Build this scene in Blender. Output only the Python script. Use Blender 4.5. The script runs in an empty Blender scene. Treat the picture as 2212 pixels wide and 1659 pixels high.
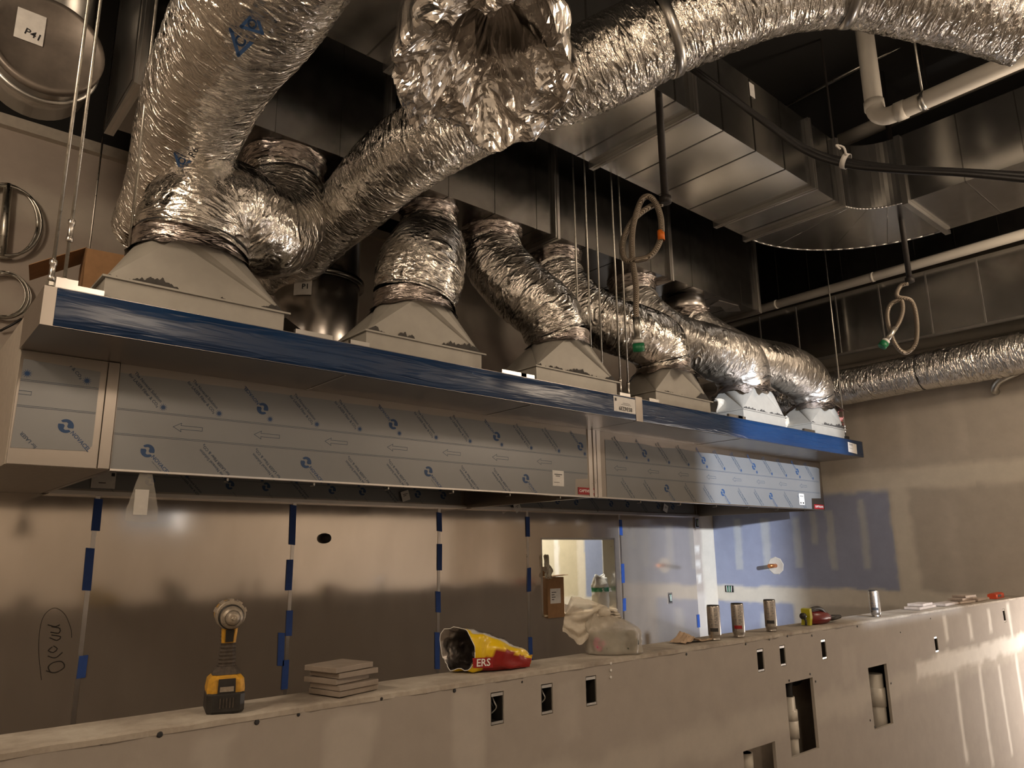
import bpy, bmesh, math, random
import numpy as np
from mathutils import Vector, Matrix, noise as mnoise

random.seed(7)
rng = np.random.default_rng(7)
SC = bpy.context.scene
COL = SC.collection
PI = math.pi

# ------------------------------------------------------------------ camera
F_PX, CX, CY = 1598.48, 1106.0, 829.5
EYE = Vector((0.0, 0.0, 1.65))
def _axes():
    a = np.array([1020.0 - CX, -6200.0 - CY, F_PX]); b = np.array([2985.0 - CX, 1170.0 - CY, F_PX])
    z = a / np.linalg.norm(a); x = b - z * (b @ z); x /= np.linalg.norm(x)
    y = np.cross(z, x)
    return np.stack([x, y, z])
RW = _axes()
cam_data = bpy.data.cameras.new('camera')
cam_data.sensor_width = 36.0
cam_data.lens = F_PX / 2212.0 * 36.0
cam_data.clip_start = 0.02
cam_data.clip_end = 100
cam = bpy.data.objects.new('camera', cam_data)
COL.objects.link(cam)
m = Matrix.Identity(4)
for i in range(3):
    m[i][0], m[i][1], m[i][2], m[i][3] = RW[i, 0], -RW[i, 1], -RW[i, 2], EYE[i]
cam.matrix_world = m
SC.camera = cam

# ------------------------------------------------------------------ world, lights, exposure
w = bpy.data.worlds.new('world'); SC.world = w; w.use_nodes = True
w.node_tree.nodes['Background'].inputs[0].default_value = (1.0, 0.80, 0.60, 1)
w.node_tree.nodes['Background'].inputs[1].default_value = 0.006
SC.view_settings.view_transform = 'Standard'
SC.view_settings.look = 'None'
SC.view_settings.gamma = 1.0
SC.view_settings.use_curve_mapping = False
SC.view_settings.exposure = 0.22

def area_light(name, loc, target, size, power, color, size_y=None):
    L = bpy.data.lights.new(name, 'AREA'); L.size = size; L.energy = power; L.color = color
    if size_y: L.shape = 'RECTANGLE'; L.size_y = size_y
    o = bpy.data.objects.new(name, L); COL.objects.link(o)
    o.location = loc
    d = Vector(target) - Vector(loc)
    o.rotation_euler = d.to_track_quat('-Z', 'Y').to_euler()
    return o
def point_light(name, loc, power, color, radius=0.1):
    L = bpy.data.lights.new(name, 'POINT'); L.energy = power; L.color = color; L.shadow_soft_size = radius
    o = bpy.data.objects.new(name, L); COL.objects.link(o); o.location = loc
    return o
WARM = (1.0, 0.79, 0.585)
COOL = (0.84, 0.90, 1.0)
NEUT = (1.0, 0.90, 0.82)
point_light('string_lamp_a', (1.4, -0.5, 3.55), 46, WARM, 0.2)
point_light('string_lamp_b', (-1.3, 1.9, 3.6), 85, WARM, 0.2)
point_light('fill_lamp_c', (5.6, 0.1, 3.6), 85, WARM, 0.2)  # added fill light that brightens the right wall
point_light('fill_lamp_d', (-2.2, -0.4, 3.2), 45, WARM, 0.2)  # added fill light for the unseen wall behind the camera
point_light('floor_lamp_right', (7.55, 1.02, 0.62), 85, NEUT, 0.06)
point_light('hall_lamp', (1.6, -4.5, 2.65), 5600, COOL, 0.08)
area_light('prep_lamp', (5.3, 5.6, 3.2), (7.0, 6.4, 1.4), 0.6, 105, (1.0, 0.94, 0.84))

# ------------------------------------------------------------------ helpers
def at(px, py, depth):
    v = RW @ np.array([(px - CX) / F_PX, (py - CY) / F_PX, 1.0]) * depth
    return Vector((EYE.x + v[0], EYE.y + v[1], EYE.z + v[2]))
def on_y(px, py, Y):
    v = RW @ np.array([(px - CX) / F_PX, (py - CY) / F_PX, 1.0]); t = (Y - EYE.y) / v[1]
    return Vector((v[0] * t, Y, EYE.z + v[2] * t))
def lin(r, g, b):
    f = lambda c: (c / 255 / 12.92) if c / 255 <= 0.04045 else ((c / 255 + 0.055) / 1.055) ** 2.4
    return (f(r), f(g), f(b), 1.0)

def tag(o, label=None, cat=None, group=None, kind=None):
    if label: o['label'] = label
    if cat: o['category'] = cat
    if group: o['group'] = group
    if kind: o['kind'] = kind
    return o
def empty(name, loc=(0, 0, 0), rz=0.0, label=None, cat=None, group=None, kind=None):
    o = bpy.data.objects.new(name, None); COL.objects.link(o)
    o.location = loc; o.rotation_euler = (0, 0, rz); o.empty_display_size = 0.05
    return tag(o, label, cat, group, kind)

class MB:
    """collects faces; build() links them as one mesh object"""
    def __init__(self):
        self.v = []; self.f = []; self.attr = []; self.smooth = []
    def add(self, verts, faces, smooth=False, attr=None):
        n = len(self.v)
        self.v += [tuple(p) for p in verts]
        self.f += [tuple(i + n for i in f) for f in faces]
        self.smooth += [smooth] * len(faces)
        if attr is not None: self.attr += [tuple(a) for a in attr]
        else: self.attr += [tuple(p) for p in verts]
        return self
    def box(self, a, b):
        x0, y0, z0 = a; x1, y1, z1 = b
        return self.add([(x0, y0, z0), (x1, y0, z0), (x1, y1, z0), (x0, y1, z0), (x0, y0, z1), (x1, y0, z1), (x1, y1, z1), (x0, y1, z1)],
                        [(0, 3, 2, 1), (4, 5, 6, 7), (0, 1, 5, 4), (1, 2, 6, 5), (2, 3, 7, 6), (3, 0, 4, 7)])
    def hexa(self, p):   # eight corners: bottom four counter-clockwise, top four
        return self.add(p, [(0, 3, 2, 1), (4, 5, 6, 7), (0, 1, 5, 4), (1, 2, 6, 5), (2, 3, 7, 6), (3, 0, 4, 7)])
    def prism(self, poly, vec):
        n = len(poly); p = [Vector(q) for q in poly]; vec = Vector(vec)
        vs = p + [q + vec for q in p]
        fs = [tuple(reversed(range(n))), tuple(range(n, 2 * n))] + [(i, (i + 1) % n, (i + 1) % n + n, i + n) for i in range(n)]
        return self.add(vs, fs)
    def lathe(self, prof, loc=(0, 0, 0), axis=(0, 0, 1), seg=24, smooth=True, cap=True):
        axis = Vector(axis).normalized(); q = Vector((0, 0, 1)).rotation_difference(axis); loc = Vector(loc)
        vs = []; fs = []
        for r, h in prof:
            for k in range(seg):
                a = 2 * PI * k / seg
                vs.append(loc + q @ Vector((r * math.cos(a), r * math.sin(a), h)))
        for j in range(len(prof) - 1):
            for k in range(seg):
                k2 = (k + 1) % seg
                fs.append((j * seg + k, j * seg + k2, (j + 1) * seg + k2, (j + 1) * seg + k))
        n0 = len(fs)
        if cap:
            fs.append(tuple(reversed(range(seg)))); fs.append(tuple((len(prof) - 1) * seg + k for k in range(seg)))
        self.add(vs, fs[:n0], smooth)
        if cap:
            base = len(self.v) - len(vs)
            self.f += [tuple(i + base for i in f) for f in fs[n0:]]; self.smooth += [False, False]
        return self
    def cyl(self, a, b, r, seg=12, smooth=True):
        a = Vector(a); b = Vector(b); d = b - a
        return self.lathe([(r, 0), (r, d.length)], a, d, seg, smooth)
    def tube(self, pts, r, seg=10, smooth=True):
        pts = [Vector(p) for p in pts]
        rs = r if isinstance(r, (list, tuple)) else [r] * len(pts)
        fr = frames(pts); vs = []; fs = []
        for (p, t, u, v), rr in zip(fr, rs):
            for k in range(seg):
                a = 2 * PI * k / seg
                vs.append(p + (u * math.cos(a) + v * math.sin(a)) * rr)
        n = len(pts)
        for j in range(n - 1):
            for k in range(seg):
                k2 = (k + 1) % seg
                fs.append((j * seg + k, j * seg + k2, (j + 1) * seg + k2, (j + 1) * seg + k))
        fs.append(tuple(reversed(range(seg)))); fs.append(tuple((n - 1) * seg + k for k in range(seg)))
        return self.add(vs, fs, smooth)
    def build(self, name, mat, parent=None, loc=None, attr=False, bevel=0.0):
        me = bpy.data.meshes.new(name)
        me.from_pydata(self.v, [], self.f)
        me.polygons.foreach_set('use_smooth', self.smooth)
        if attr:
            at_ = me.attributes.new('duct_co', 'FLOAT_VECTOR', 'POINT')
            at_.data.foreach_set('vector', np.array(self.attr, dtype=np.float32).ravel())
        if mat: me.materials.append(mat)
        me.update()
        o = bpy.data.objects.new(name, me); COL.objects.link(o)
        if parent: o.parent = parent
        if loc: o.location = loc
        if bevel:
            b = o.modifiers.new('bevel', 'BEVEL'); b.width = bevel; b.segments = 2; b.limit_method = 'ANGLE'
        return o

def frames(pts):
    out = []; n = len(pts)
    prev_u = None
    for i, p in enumerate(pts):
        t = (pts[min(i + 1, n - 1)] - pts[max(i - 1, 0)]).normalized()
        if prev_u is None:
            ref = Vector((0, 1, 0)) if abs(t.y) < 0.9 else Vector((1, 0, 0))
            u = t.cross(ref).normalized()
        else:
            u = (prev_u - t * prev_u.dot(t)).normalized()
        v = t.cross(u); prev_u = u
        out.append((p, t, u, v))
    return out
def spline(pts, step=0.02):
    P = [Vector(p) for p in pts]
    P = [P[0] * 2 - P[1]] + P + [P[-1] * 2 - P[-2]]
    out = []
    for i in range(1, len(P) - 2):
        a, b, c, d = P[i - 1], P[i], P[i + 1], P[i + 2]
        n = max(2, int((c - b).length / step))
        for k in range(n):
            t = k / n
            out.append(0.5 * ((2 * b) + (c - a) * t + (2 * a - 5 * b + 4 * c - d) * t * t + (3 * b - a - 3 * c + d) * t ** 3))
    out.append(P[-2])
    return out
def copy_tree(o, parent=None):
    c = o.copy(); COL.objects.link(c)
    if parent: c.parent = parent
    for ch in list(o.children): copy_tree(ch, c)
    return c

# ------------------------------------------------------------------ materials
def new_mat(name):
    mt = bpy.data.materials.new(name); mt.use_nodes = True
    nt = mt.node_tree
    return mt, nt, nt.nodes['Principled BSDF']
def coords(nt, attr=None, scale=(1, 1, 1)):
    if attr:
        c = nt.nodes.new('ShaderNodeAttribute'); c.attribute_name = attr; out = c.outputs['Vector']
    else:
        c = nt.nodes.new('ShaderNodeTexCoord'); out = c.outputs['Object']
    mp = nt.nodes.new('ShaderNodeMapping'); mp.inputs['Scale'].default_value = scale
    nt.links.new(out, mp.inputs['Vector'])
    return mp.outputs['Vector']
def noise_tex(nt, vec, scale, detail=4, rough=0.55, kind='FBM', dist=0.0):
    n = nt.nodes.new('ShaderNodeTexNoise'); n.noise_type = kind
    n.inputs['Scale'].default_value = scale; n.inputs['Detail'].default_value = detail
    n.inputs['Roughness'].default_value = rough; n.inputs['Distortion'].default_value = dist
    nt.links.new(vec, n.inputs['Vector'])
    return n.outputs['Fac']
def ramp(nt, fac, stops):
    r = nt.nodes.new('ShaderNodeValToRGB'); e = r.color_ramp.elements
    while len(e) > 1: e.remove(e[-1])
    e[0].position, e[0].color = stops[0]
    for p, c in stops[1:]:
        q = e.new(p); q.color = c
    nt.links.new(fac, r.inputs['Fac'])
    return r.outputs['Color']
def bump(nt, h, strength, dist, prev=None):
    b = nt.nodes.new('ShaderNodeBump'); b.inputs['Strength'].default_value = strength; b.inputs['Distance'].default_value = dist
    nt.links.new(h, b.inputs['Height'])
    if prev is not None: nt.links.new(prev, b.inputs['Normal'])
    return b.outputs['Normal']
def flat(name, col, rough=0.6, metal=0.0, var=0.08, scale=30, bump_s=0.0, bump_scale=120, spec=0.5, trans=0.0, alpha=1.0, emis=None):
    mt, nt, b = new_mat(name)
    vec = coords(nt)
    n = noise_tex(nt, vec, scale, 4)
    c0 = tuple(max(0, c * (1 - var)) for c in col[:3]) + (1,); c1 = tuple(min(1, c * (1 + var)) for c in col[:3]) + (1,)
    nt.links.new(ramp(nt, n, [(0.3, c0), (0.7, c1)]), b.inputs['Base Color'])
    b.inputs['Roughness'].default_value = rough; b.inputs['Metallic'].default_value = metal
    b.inputs['Specular IOR Level'].default_value = spec
    if trans: b.inputs['Transmission Weight'].default_value = trans
    if alpha < 1: b.inputs['Alpha'].default_value = alpha
    if bump_s: nt.links.new(bump(nt, noise_tex(nt, vec, bump_scale, 5), bump_s, 0.004), b.inputs['Normal'])
    if emis:
        b.inputs['Emission Color'].default_value = emis[0]; b.inputs['Emission Strength'].default_value = emis[1]
    return mt

def foil_mat(name, col, rough, along=26, fine=70, strength=0.7, dist=0.02, dark=0.75):
    """crinkled foil jacket: wrinkles run round the tube, from the duct_co attribute"""
    mt, nt, b = new_mat(name)
    v1 = coords(nt, 'duct_co', (9, 9, along)); v2 = coords(nt, 'duct_co', (26, 26, fine)); v3 = coords(nt, 'duct_co', (3, 3, 5))
    n1 = noise_tex(nt, v1, 1.0, 3, 0.5, 'RIDGED_MULTIFRACTAL', 1.4); n2 = noise_tex(nt, v2, 1.0, 3, 0.6, 'FBM', 1.2)
    n3 = noise_tex(nt, v3, 1.0, 3)
    nrm = bump(nt, n1, strength, dist); nrm = bump(nt, n2, strength * 0.8, dist * 0.35, nrm)
    nt.links.new(nrm, b.inputs['Normal'])
    c0 = tuple(c * dark for c in col[:3]) + (1,)
    nt.links.new(ramp(nt, n3, [(0.35, c0), (0.65, col)]), b.inputs['Base Color'])
    b.inputs['Metallic'].default_value = 1.0
    mr = nt.nodes.new('ShaderNodeMapRange'); nt.links.new(n3, mr.inputs['Value'])
    mr.inputs['From Min'].default_value = 0.3; mr.inputs['From Max'].default_value = 0.7
    mr.inputs['To Min'].default_value = rough * 0.8; mr.inputs['To Max'].default_value = rough * 1.35
    nt.links.new(mr.outputs['Result'], b.inputs['Roughness'])
    return mt
def metal_mat(name, col, rough, wav=0.0, wscale=2.0, streak=(1, 1, 1), var=0.12, vscale=6, bdist=0.05, rvar=0.3):
    mt, nt, b = new_mat(name)
    v = coords(nt, None, streak); vo = coords(nt)
    n = noise_tex(nt, v, vscale, 5, 0.6)
    c0 = tuple(c * (1 - var) for c in col[:3]) + (1,); c1 = tuple(min(1, c * (1 + var)) for c in col[:3]) + (1,)
    nt.links.new(ramp(nt, n, [(0.3, c0), (0.7, c1)]), b.inputs['Base Color'])
    b.inputs['Metallic'].default_value = 1.0
    mr = nt.nodes.new('ShaderNodeMapRange'); nt.links.new(n, mr.inputs['Value'])
    mr.inputs['From Min'].default_value = 0.3; mr.inputs['From Max'].default_value = 0.7
    mr.inputs['To Min'].default_value = rough * (1 - rvar); mr.inputs['To Max'].default_value = rough * (1 + rvar)
    nt.links.new(mr.outputs['Result'], b.inputs['Roughness'])
    if wav: nt.links.new(bump(nt, noise_tex(nt, vo, wscale, 2, 0.4), wav, bdist), b.inputs['Normal'])
    return mt
def paint_mat(name, rough=0.85, spec=0.3, attr='paint', bs=0.08):
    mt, nt, b = new_mat(name)
    a = nt.nodes.new('ShaderNodeAttribute'); a.attribute_name = attr
    v = coords(nt); n = noise_tex(nt, v, 9, 6, 0.65)
    mix = nt.nodes.new('ShaderNodeMix'); mix.data_type = 'RGBA'; mix.blend_type = 'MULTIPLY'
    mix.inputs['Factor'].default_value = 1.0
    nt.links.new(a.outputs['Color'], mix.inputs['A'])
    nt.links.new(ramp(nt, n, [(0.3, (0.9, 0.9, 0.9, 1)), (0.7, (1, 1, 1, 1))]), mix.inputs['B'])
    nt.links.new(mix.outputs['Result'], b.inputs['Base Color'])
    b.inputs['Roughness'].default_value = rough; b.inputs['Specular IOR Level'].default_value = spec
    nt.links.new(bump(nt, noise_tex(nt, v, 60, 5), bs, 0.004), b.inputs['Normal'])
    return mt

M = {}
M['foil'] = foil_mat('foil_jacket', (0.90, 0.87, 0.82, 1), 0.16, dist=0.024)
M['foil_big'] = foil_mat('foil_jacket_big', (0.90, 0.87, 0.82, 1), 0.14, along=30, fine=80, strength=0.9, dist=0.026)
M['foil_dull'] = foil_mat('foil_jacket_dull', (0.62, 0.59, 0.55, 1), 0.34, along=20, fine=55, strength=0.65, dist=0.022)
M['foil_tape'] = foil_mat('foil_tape', (0.55, 0.49, 0.46, 1), 0.24, along=45, fine=70, strength=0.9, dist=0.014, dark=0.6)
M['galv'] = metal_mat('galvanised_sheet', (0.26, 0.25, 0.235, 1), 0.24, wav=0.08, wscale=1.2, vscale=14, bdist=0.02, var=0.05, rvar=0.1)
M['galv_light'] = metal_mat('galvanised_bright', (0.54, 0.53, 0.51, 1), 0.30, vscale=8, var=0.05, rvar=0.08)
M['galv_paint'] = flat('bonded_galvanised', (0.36, 0.34, 0.30, 1), 0.5, 0.25, 0.06, 12)
M['steel'] = metal_mat('stainless_sheet', (0.66, 0.59, 0.52, 1), 0.11, wav=0.16, wscale=1.3, streak=(5, 5, 1.5), vscale=2, bdist=0.015, var=0.04, rvar=0.10)
M['steel'].node_tree.nodes['Principled BSDF'].inputs['Metallic'].default_value = 0.80
M['hood_steel'] = metal_mat('stainless_hood', (0.31, 0.28, 0.252, 1), 0.34, streak=(1, 1, 1), vscale=3, var=0.04, rvar=0.1)
M['trim_steel'] = metal_mat('stainless_trim', (0.58, 0.55, 0.52, 1), 0.30, var=0.05, rvar=0.1)
M['zinc'] = metal_mat('zinc_rod', (0.55, 0.53, 0.48, 1), 0.35, vscale=60)
M['black_iron'] = flat('black_iron', (0.022, 0.018, 0.016, 1), 0.55, 0.3, 0.2, 30)
M['black_rubber'] = flat('black_rubber', (0.012, 0.011, 0.011, 1), 0.5, 0.0, 0.2, 30)
M['sealant'] = flat('grey_sealant', (0.05, 0.046, 0.042, 1), 0.75, 0, 0.25, 40)
M['film'] = flat('grey_protective_film', (0.215, 0.22, 0.225, 1), 0.36, 0.30, 0.04, 3)
M['film_ink'] = flat('blue_ink', (0.012, 0.05, 0.14, 1), 0.5)
M['film_ink2'] = flat('grey_blue_ink', (0.022, 0.045, 0.085, 1), 0.5)
M['paper'] = flat('white_paper', (0.72, 0.70, 0.67, 1), 0.7)
M['ink'] = flat('black_ink', (0.02, 0.02, 0.022, 1), 0.6)
M['red_badge'] = flat('red_badge', (0.30, 0.012, 0.015, 1), 0.35)
M['white_ink'] = flat('white_ink', (0.8, 0.79, 0.77, 1), 0.5)
M['blue_tape'] = flat('blue_masking_tape', (0.02, 0.07, 0.30, 1), 0.6)
M['cardboard'] = flat('cardboard', (0.30, 0.165, 0.075, 1), 0.8, 0, 0.1, 25)
M['pvc'] = flat('white_pvc', (0.66, 0.62, 0.55, 1), 0.35, 0, 0.04, 8)
M['cable'] = flat('black_cable', (0.012, 0.011, 0.011, 1), 0.42)
M['mud'] = flat('joint_compound', (0.62, 0.58, 0.51, 1), 0.85, 0, 0.06, 20, 0.15)
M['board_core'] = flat('gypsum_core', (0.50, 0.45, 0.40, 1), 0.9, 0, 0.18, 60, 0.5, 90)
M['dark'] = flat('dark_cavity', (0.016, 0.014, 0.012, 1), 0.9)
M['deck'] = flat('black_deck', (0.010, 0.009, 0.008, 1), 0.9)
M['concrete'] = flat('concrete_floor', (0.22, 0.20, 0.18, 1), 0.8, 0, 0.15, 4)
M['paint'] = paint_mat('painted_drywall')
M['green'] = flat('green_plastic', (0.008, 0.16, 0.06, 1), 0.4)
M['orange'] = flat('orange_tag', (0.75, 0.17, 0.01, 1), 0.5)
M['pink'] = flat('pink_insulation', (0.65, 0.28, 0.26, 1), 0.9, 0, 0.2, 60, 0.8, 60)
M['copper'] = flat('copper', (0.70, 0.28, 0.11, 1), 0.3, 0.9)
def blue_film():
    mt, nt, b = new_mat('blue_protective_film')
    v = coords(nt, None, (2.0, 2.0, 26)); n = noise_tex(nt, v, 1.6, 3, 0.55, 'RIDGED_MULTIFRACTAL', 1.2)
    n2 = noise_tex(nt, coords(nt, None, (1.2, 1, 2)), 2.0, 3)
    nt.links.new(ramp(nt, n2, [(0.3, (0.004, 0.022, 0.070, 1)), (0.7, (0.006, 0.032, 0.095, 1))]), b.inputs['Base Color'])
    nt.links.new(bump(nt, n, 0.7, 0.010), b.inputs['Normal']); b.inputs['Specular IOR Level'].default_value = 0.4
    b.inputs['Roughness'].default_value = 0.30; b.inputs['Metallic'].default_value = 0.0
    b.inputs['Coat Weight'].default_value = 0.2; b.inputs['Coat Roughness'].default_value = 0.22
    return mt
M['blue_film'] = blue_film()
def braid():
    mt, nt, b = new_mat('braided_steel')
    wv = nt.nodes.new('ShaderNodeTexWave'); wv.inputs['Scale'].default_value = 90; wv.bands_direction = 'DIAGONAL'
    nt.links.new(coords(nt), wv.inputs['Vector'])
    nt.links.new(ramp(nt, wv.outputs['Fac'], [(0.2, (0.10, 0.08, 0.06, 1)), (0.8, (0.42, 0.36, 0.29, 1))]), b.inputs['Base Color'])
    nt.links.new(bump(nt, wv.outputs['Fac'], 0.5, 0.003), b.inputs['Normal'])
    b.inputs['Metallic'].default_value = 0.7; b.inputs['Roughness'].default_value = 0.38
    return mt
M['braid'] = braid()

# ------------------------------------------------------------------ text as mesh (cached)
_text = {}
def text_mesh(s, size=1.0, align='CENTER', mat=None):
    key = (s, size, align, mat.name if mat else '')
    if key in _text: return _text[key]
    cu = bpy.data.curves.new('tmp_text', 'FONT'); cu.body = s; cu.size = size
    cu.align_x = align; cu.align_y = 'CENTER'; cu.resolution_u = 2; cu.offset = size * 0.018
    ob = bpy.data.objects.new('tmp_text', cu); COL.objects.link(ob)
    bpy.context.view_layer.update()
    me = bpy.data.meshes.new_from_object(ob.evaluated_get(bpy.context.evaluated_depsgraph_get()))
    bpy.data.objects.remove(ob); bpy.data.curves.remove(cu)
    me.materials.clear()
    if mat: me.materials.append(mat)
    _text[key] = me
    return me
def text_verts(s, size):
    me = text_mesh(s, size)
    return [v.co.copy() for v in me.vertices], [tuple(p.vertices) for p in me.polygons]
def print_on(name, me, parent, loc, rot2d=0.0, facing=None):
    """flat print lying on a -Y facing sheet (or on another frame)"""
    o = bpy.data.objects.new(name, me); COL.objects.link(o)
    mt = facing if facing is not None else Matrix.Rotation(PI / 2, 4, 'X')
    o.matrix_world = Matrix.Translation(Vector(loc)) @ mt @ Matrix.Rotation(rot2d, 4, 'Z')
    if parent:
        o.parent = parent
        if parent.type == 'MESH': o.matrix_parent_inverse = parent.matrix_basis.inverted()
    return o
def mesh2d(name, polys, mat):
    mb = MB()
    for p in polys: mb.add([(x, y, 0) for x, y in p], [tuple(range(len(p)))])
    me = bpy.data.meshes.new(name); me.from_pydata(mb.v, [], mb.f); me.materials.append(mat); me.update()
    return me
def rect(x0, y0, x1, y1): return [(x0, y0), (x1, y0), (x1, y1), (x0, y1)]

# ------------------------------------------------------------------ painted walls (boards, joint compound)
def vnoise(x, y, seed, scale):
    g = np.random.default_rng(seed).random((64, 64)); x = x * scale; y = y * scale
    xi = np.floor(x).astype(int); yi = np.floor(y).astype(int); fx = x - xi; fy = y - yi
    fx = fx * fx * (3 - 2 * fx); fy = fy * fy * (3 - 2 * fy)
    G = lambda a, b: g[a % 64, b % 64]
    return (G(xi, yi) * (1 - fx) + G(xi + 1, yi) * fx) * (1 - fy) + (G(xi, yi + 1) * (1 - fx) + G(xi + 1, yi + 1) * fx) * fy
def painter(base, rects):
    """rects: (u0,u1,v0,v1,colour,opacity,soft,wobble)"""
    def fn(u, v):
        c = np.ones((u.size, 3)) * np.array(base[:3])
        for k, (u0, u1, v0, v1, col, op, soft, wob) in enumerate(rects):
            du = (vnoise(u, v, 11 + k, 7) - 0.5) * 2 * wob + (vnoise(u, v, 51 + k, 23) - 0.5) * wob
            dv = (vnoise(u, v, 31 + k, 7) - 0.5) * 2 * wob + (vnoise(u, v, 71 + k, 23) - 0.5) * wob
            uu = u + du; vv = v + dv
            d = np.minimum(np.minimum(uu - u0, u1 - uu), np.minimum(vv - v0, v1 - vv))
            m_ = np.clip(d / soft + 0.5, 0, 1)[:, None] * op
            c = c * (1 - m_) + np.array(col[:3]) * m_
        return c
    return fn
def paint_wall(name, origin, U, V, w_, h_, holes, fn, thick, step=0.02, kind='structure', parent=None, mat=None):
    """a board with real openings: origin is its lower corner, U and V its directions, thick a vector into the wall"""
    us = set(np.round(np.arange(0, w_ + 1e-6, step), 4)) | {w_}; vs = set(np.round(np.arange(0, h_ + 1e-6, step), 4)) | {h_}
    for (a, b, c, d) in holes: us |= {a, b}; vs |= {c, d}
    us = np.array(sorted(us)); vs = np.array(sorted(vs)); nu, nv = len(us), len(vs)
    origin = np.array(origin, float); U = np.array(U, float); V = np.array(V, float); T = np.array(thick, float)
    uu, vv = np.meshgrid(us, vs, indexing='ij'); uu = uu.ravel(); vv = vv.ravel()
    P = origin + uu[:, None] * U + vv[:, None] * V
    colr = fn(uu, vv)
    I = lambda i, j: i * nv + j
    uc = (us[:-1] + us[1:]) / 2; vc = (vs[:-1] + vs[1:]) / 2
    solid = np.ones((nu - 1, nv - 1), bool)
    for (a, b, c, d) in holes:
        solid[np.ix_((uc > a) & (uc < b), (vc > c) & (vc < d))] = False
    ii, jj = np.nonzero(solid)
    faces = np.stack([I(ii, jj), I(ii + 1, jj), I(ii + 1, jj + 1), I(ii, jj + 1)], 1).tolist()
    verts = P.tolist(); cols = colr.tolist()
    core = [0.46, 0.42, 0.37]
    def rim(a, b, c, d, inward):
        n = len(verts)
        q = [(a, c), (b, c), (b, d), (a, d)]
        for (x, y) in q:
            verts.append((origin + x * U + y * V).tolist()); cols.append(core)
        for (x, y) in q:
            verts.append((origin + x * U + y * V + T).tolist()); cols.append(core)
        for k in range(4):
            k2 = (k + 1) % 4
            faces.append([n + k, n + k2, n + 4 + k2, n + 4 + k])
        if not inward: faces.append([n + 4, n + 5, n + 6, n + 7])
    for h in holes: rim(*h, True)
    rim(0, w_, 0, h_, bool(holes))
    me = bpy.data.meshes.new(name); me.from_pydata(verts, [], faces)
    ca = me.color_attributes.new('paint', 'FLOAT_COLOR', 'POINT')
    arr = np.ones((len(verts), 4), np.float32); arr[:, :3] = np.array(cols)
    ca.data.foreach_set('color', arr.ravel())
    me.materials.append(mat or M['paint']); me.update()
    o = bpy.data.objects.new(name, me); COL.objects.link(o)
    if kind and not parent: o['kind'] = kind
    if parent: o.parent = parent
    return o

# ================================================================== the setting
def on_x(px, py, X):
    v = RW @ np.array([(px - CX) / F_PX, (py - CY) / F_PX, 1.0]); t = (X - EYE.x) / v[0]
    return Vector((X, v[1] * t, EYE.z + v[2] * t))
TAN = (0.44, 0.395, 0.335); MUD = (0.62, 0.57, 0.48); MUDW = (0.70, 0.67, 0.62); BLUE = (0.29, 0.315, 0.42); PALE = (0.50, 0.45, 0.385)
ZW_ = 1.252
XR, YB, XL, YF, ZC = 7.2, 4.86, -3.6, -9.5, 5.4
tag(MB().box((XL - 0.1, YF - 0.1, -0.1), (9.9, 9.0, 0.0)).build('floor', M['concrete']), kind='structure')
tag(MB().box((XL - 0.1, YF - 0.1, ZC), (9.9, 9.0, ZC + 0.1)).build('ceiling', M['deck']), kind='structure')
tag(MB().box((XL - 0.1, YF, 0), (XL, 9.0, ZC)).build('wall_left', flat('drywall_left', (0.45, 0.40, 0.34, 1), 0.9, 0, 0.15, 1.2)), kind='structure')
tag(MB().box((XL - 0.1, YF - 0.1, 0), (9.9, YF, ZC)).build('wall_hall', flat('black_hall_wall', (0.06, 0.055, 0.05, 1), 0.9, 0, 0.15, 1.2)), kind='structure')  # unseen wall, near black so that it bounces no lamp light
YD, DX0, DX1, DZ0, DZ = -1.6, 2.78, 3.50, 2.04, 2.80   # unseen high opening, added and sized to cut the hall lamp's beam
tag(MB().box((XL, YD - 0.12, 0), (DX0, YD, ZC)).box((DX1, YD - 0.12, 0), (9.9, YD, ZC)).box((DX0, YD - 0.12, DZ), (DX1, YD, ZC)).box((DX0, YD - 0.12, 0), (DX1, YD, DZ0)).build('wall_front', flat('drywall_front', (0.80, 0.75, 0.68, 1), 0.9, 0, 0.12, 1.2)), kind='structure')

# right wall: blue board by the corner, tan boards beyond, taped joints and screw lines
def ur(px, py): return YB - on_x(px, py, XR).y
R = []
R.append((-0.1, 1.93, 1.26, 2.20, BLUE, 1, 0.02, 0.015))
R.append((-0.1, 0.88, 0.0, 1.13, BLUE, 1, 0.02, 0.02))
for (px, y0, y1, wd) in [(1595, 1120, 1230, 0.085), (1655, 1120, 1232, 0.09), (1722, 1120, 1228, 0.075), (1757, 1105, 1175, 0.06), (1796, 1105, 1228, 0.07), (1866, 1080, 1228, 0.06)]:
    u = ur(px, (y0 + y1) / 2); z1 = on_x(px, y0, XR).z; z0 = on_x(px, y1, XR).z
    R.append((u - wd / 2, u + wd / 2, z0, z1, (0.45, 0.46, 0.47), 0.85, 0.025, 0.012))
R.append((0.50, 0.62, 0.0, 1.02, (0.48, 0.49, 0.50), 0.8, 0.03, 0.015))
R.append((1.93, 2.10, 1.0, 2.25, MUD, 0.9, 0.05, 0.02))
R.append((0.88, 1.04, 0.0, 1.2, MUD, 0.8, 0.05, 0.02))
R.append((-0.1, 9.0, 1.12, 1.27, MUD, 0.95, 0.03, 0.018))
R.append((-0.1, 9.0, 2.17, 2.36, MUD, 0.9, 0.05, 0.02))
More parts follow.
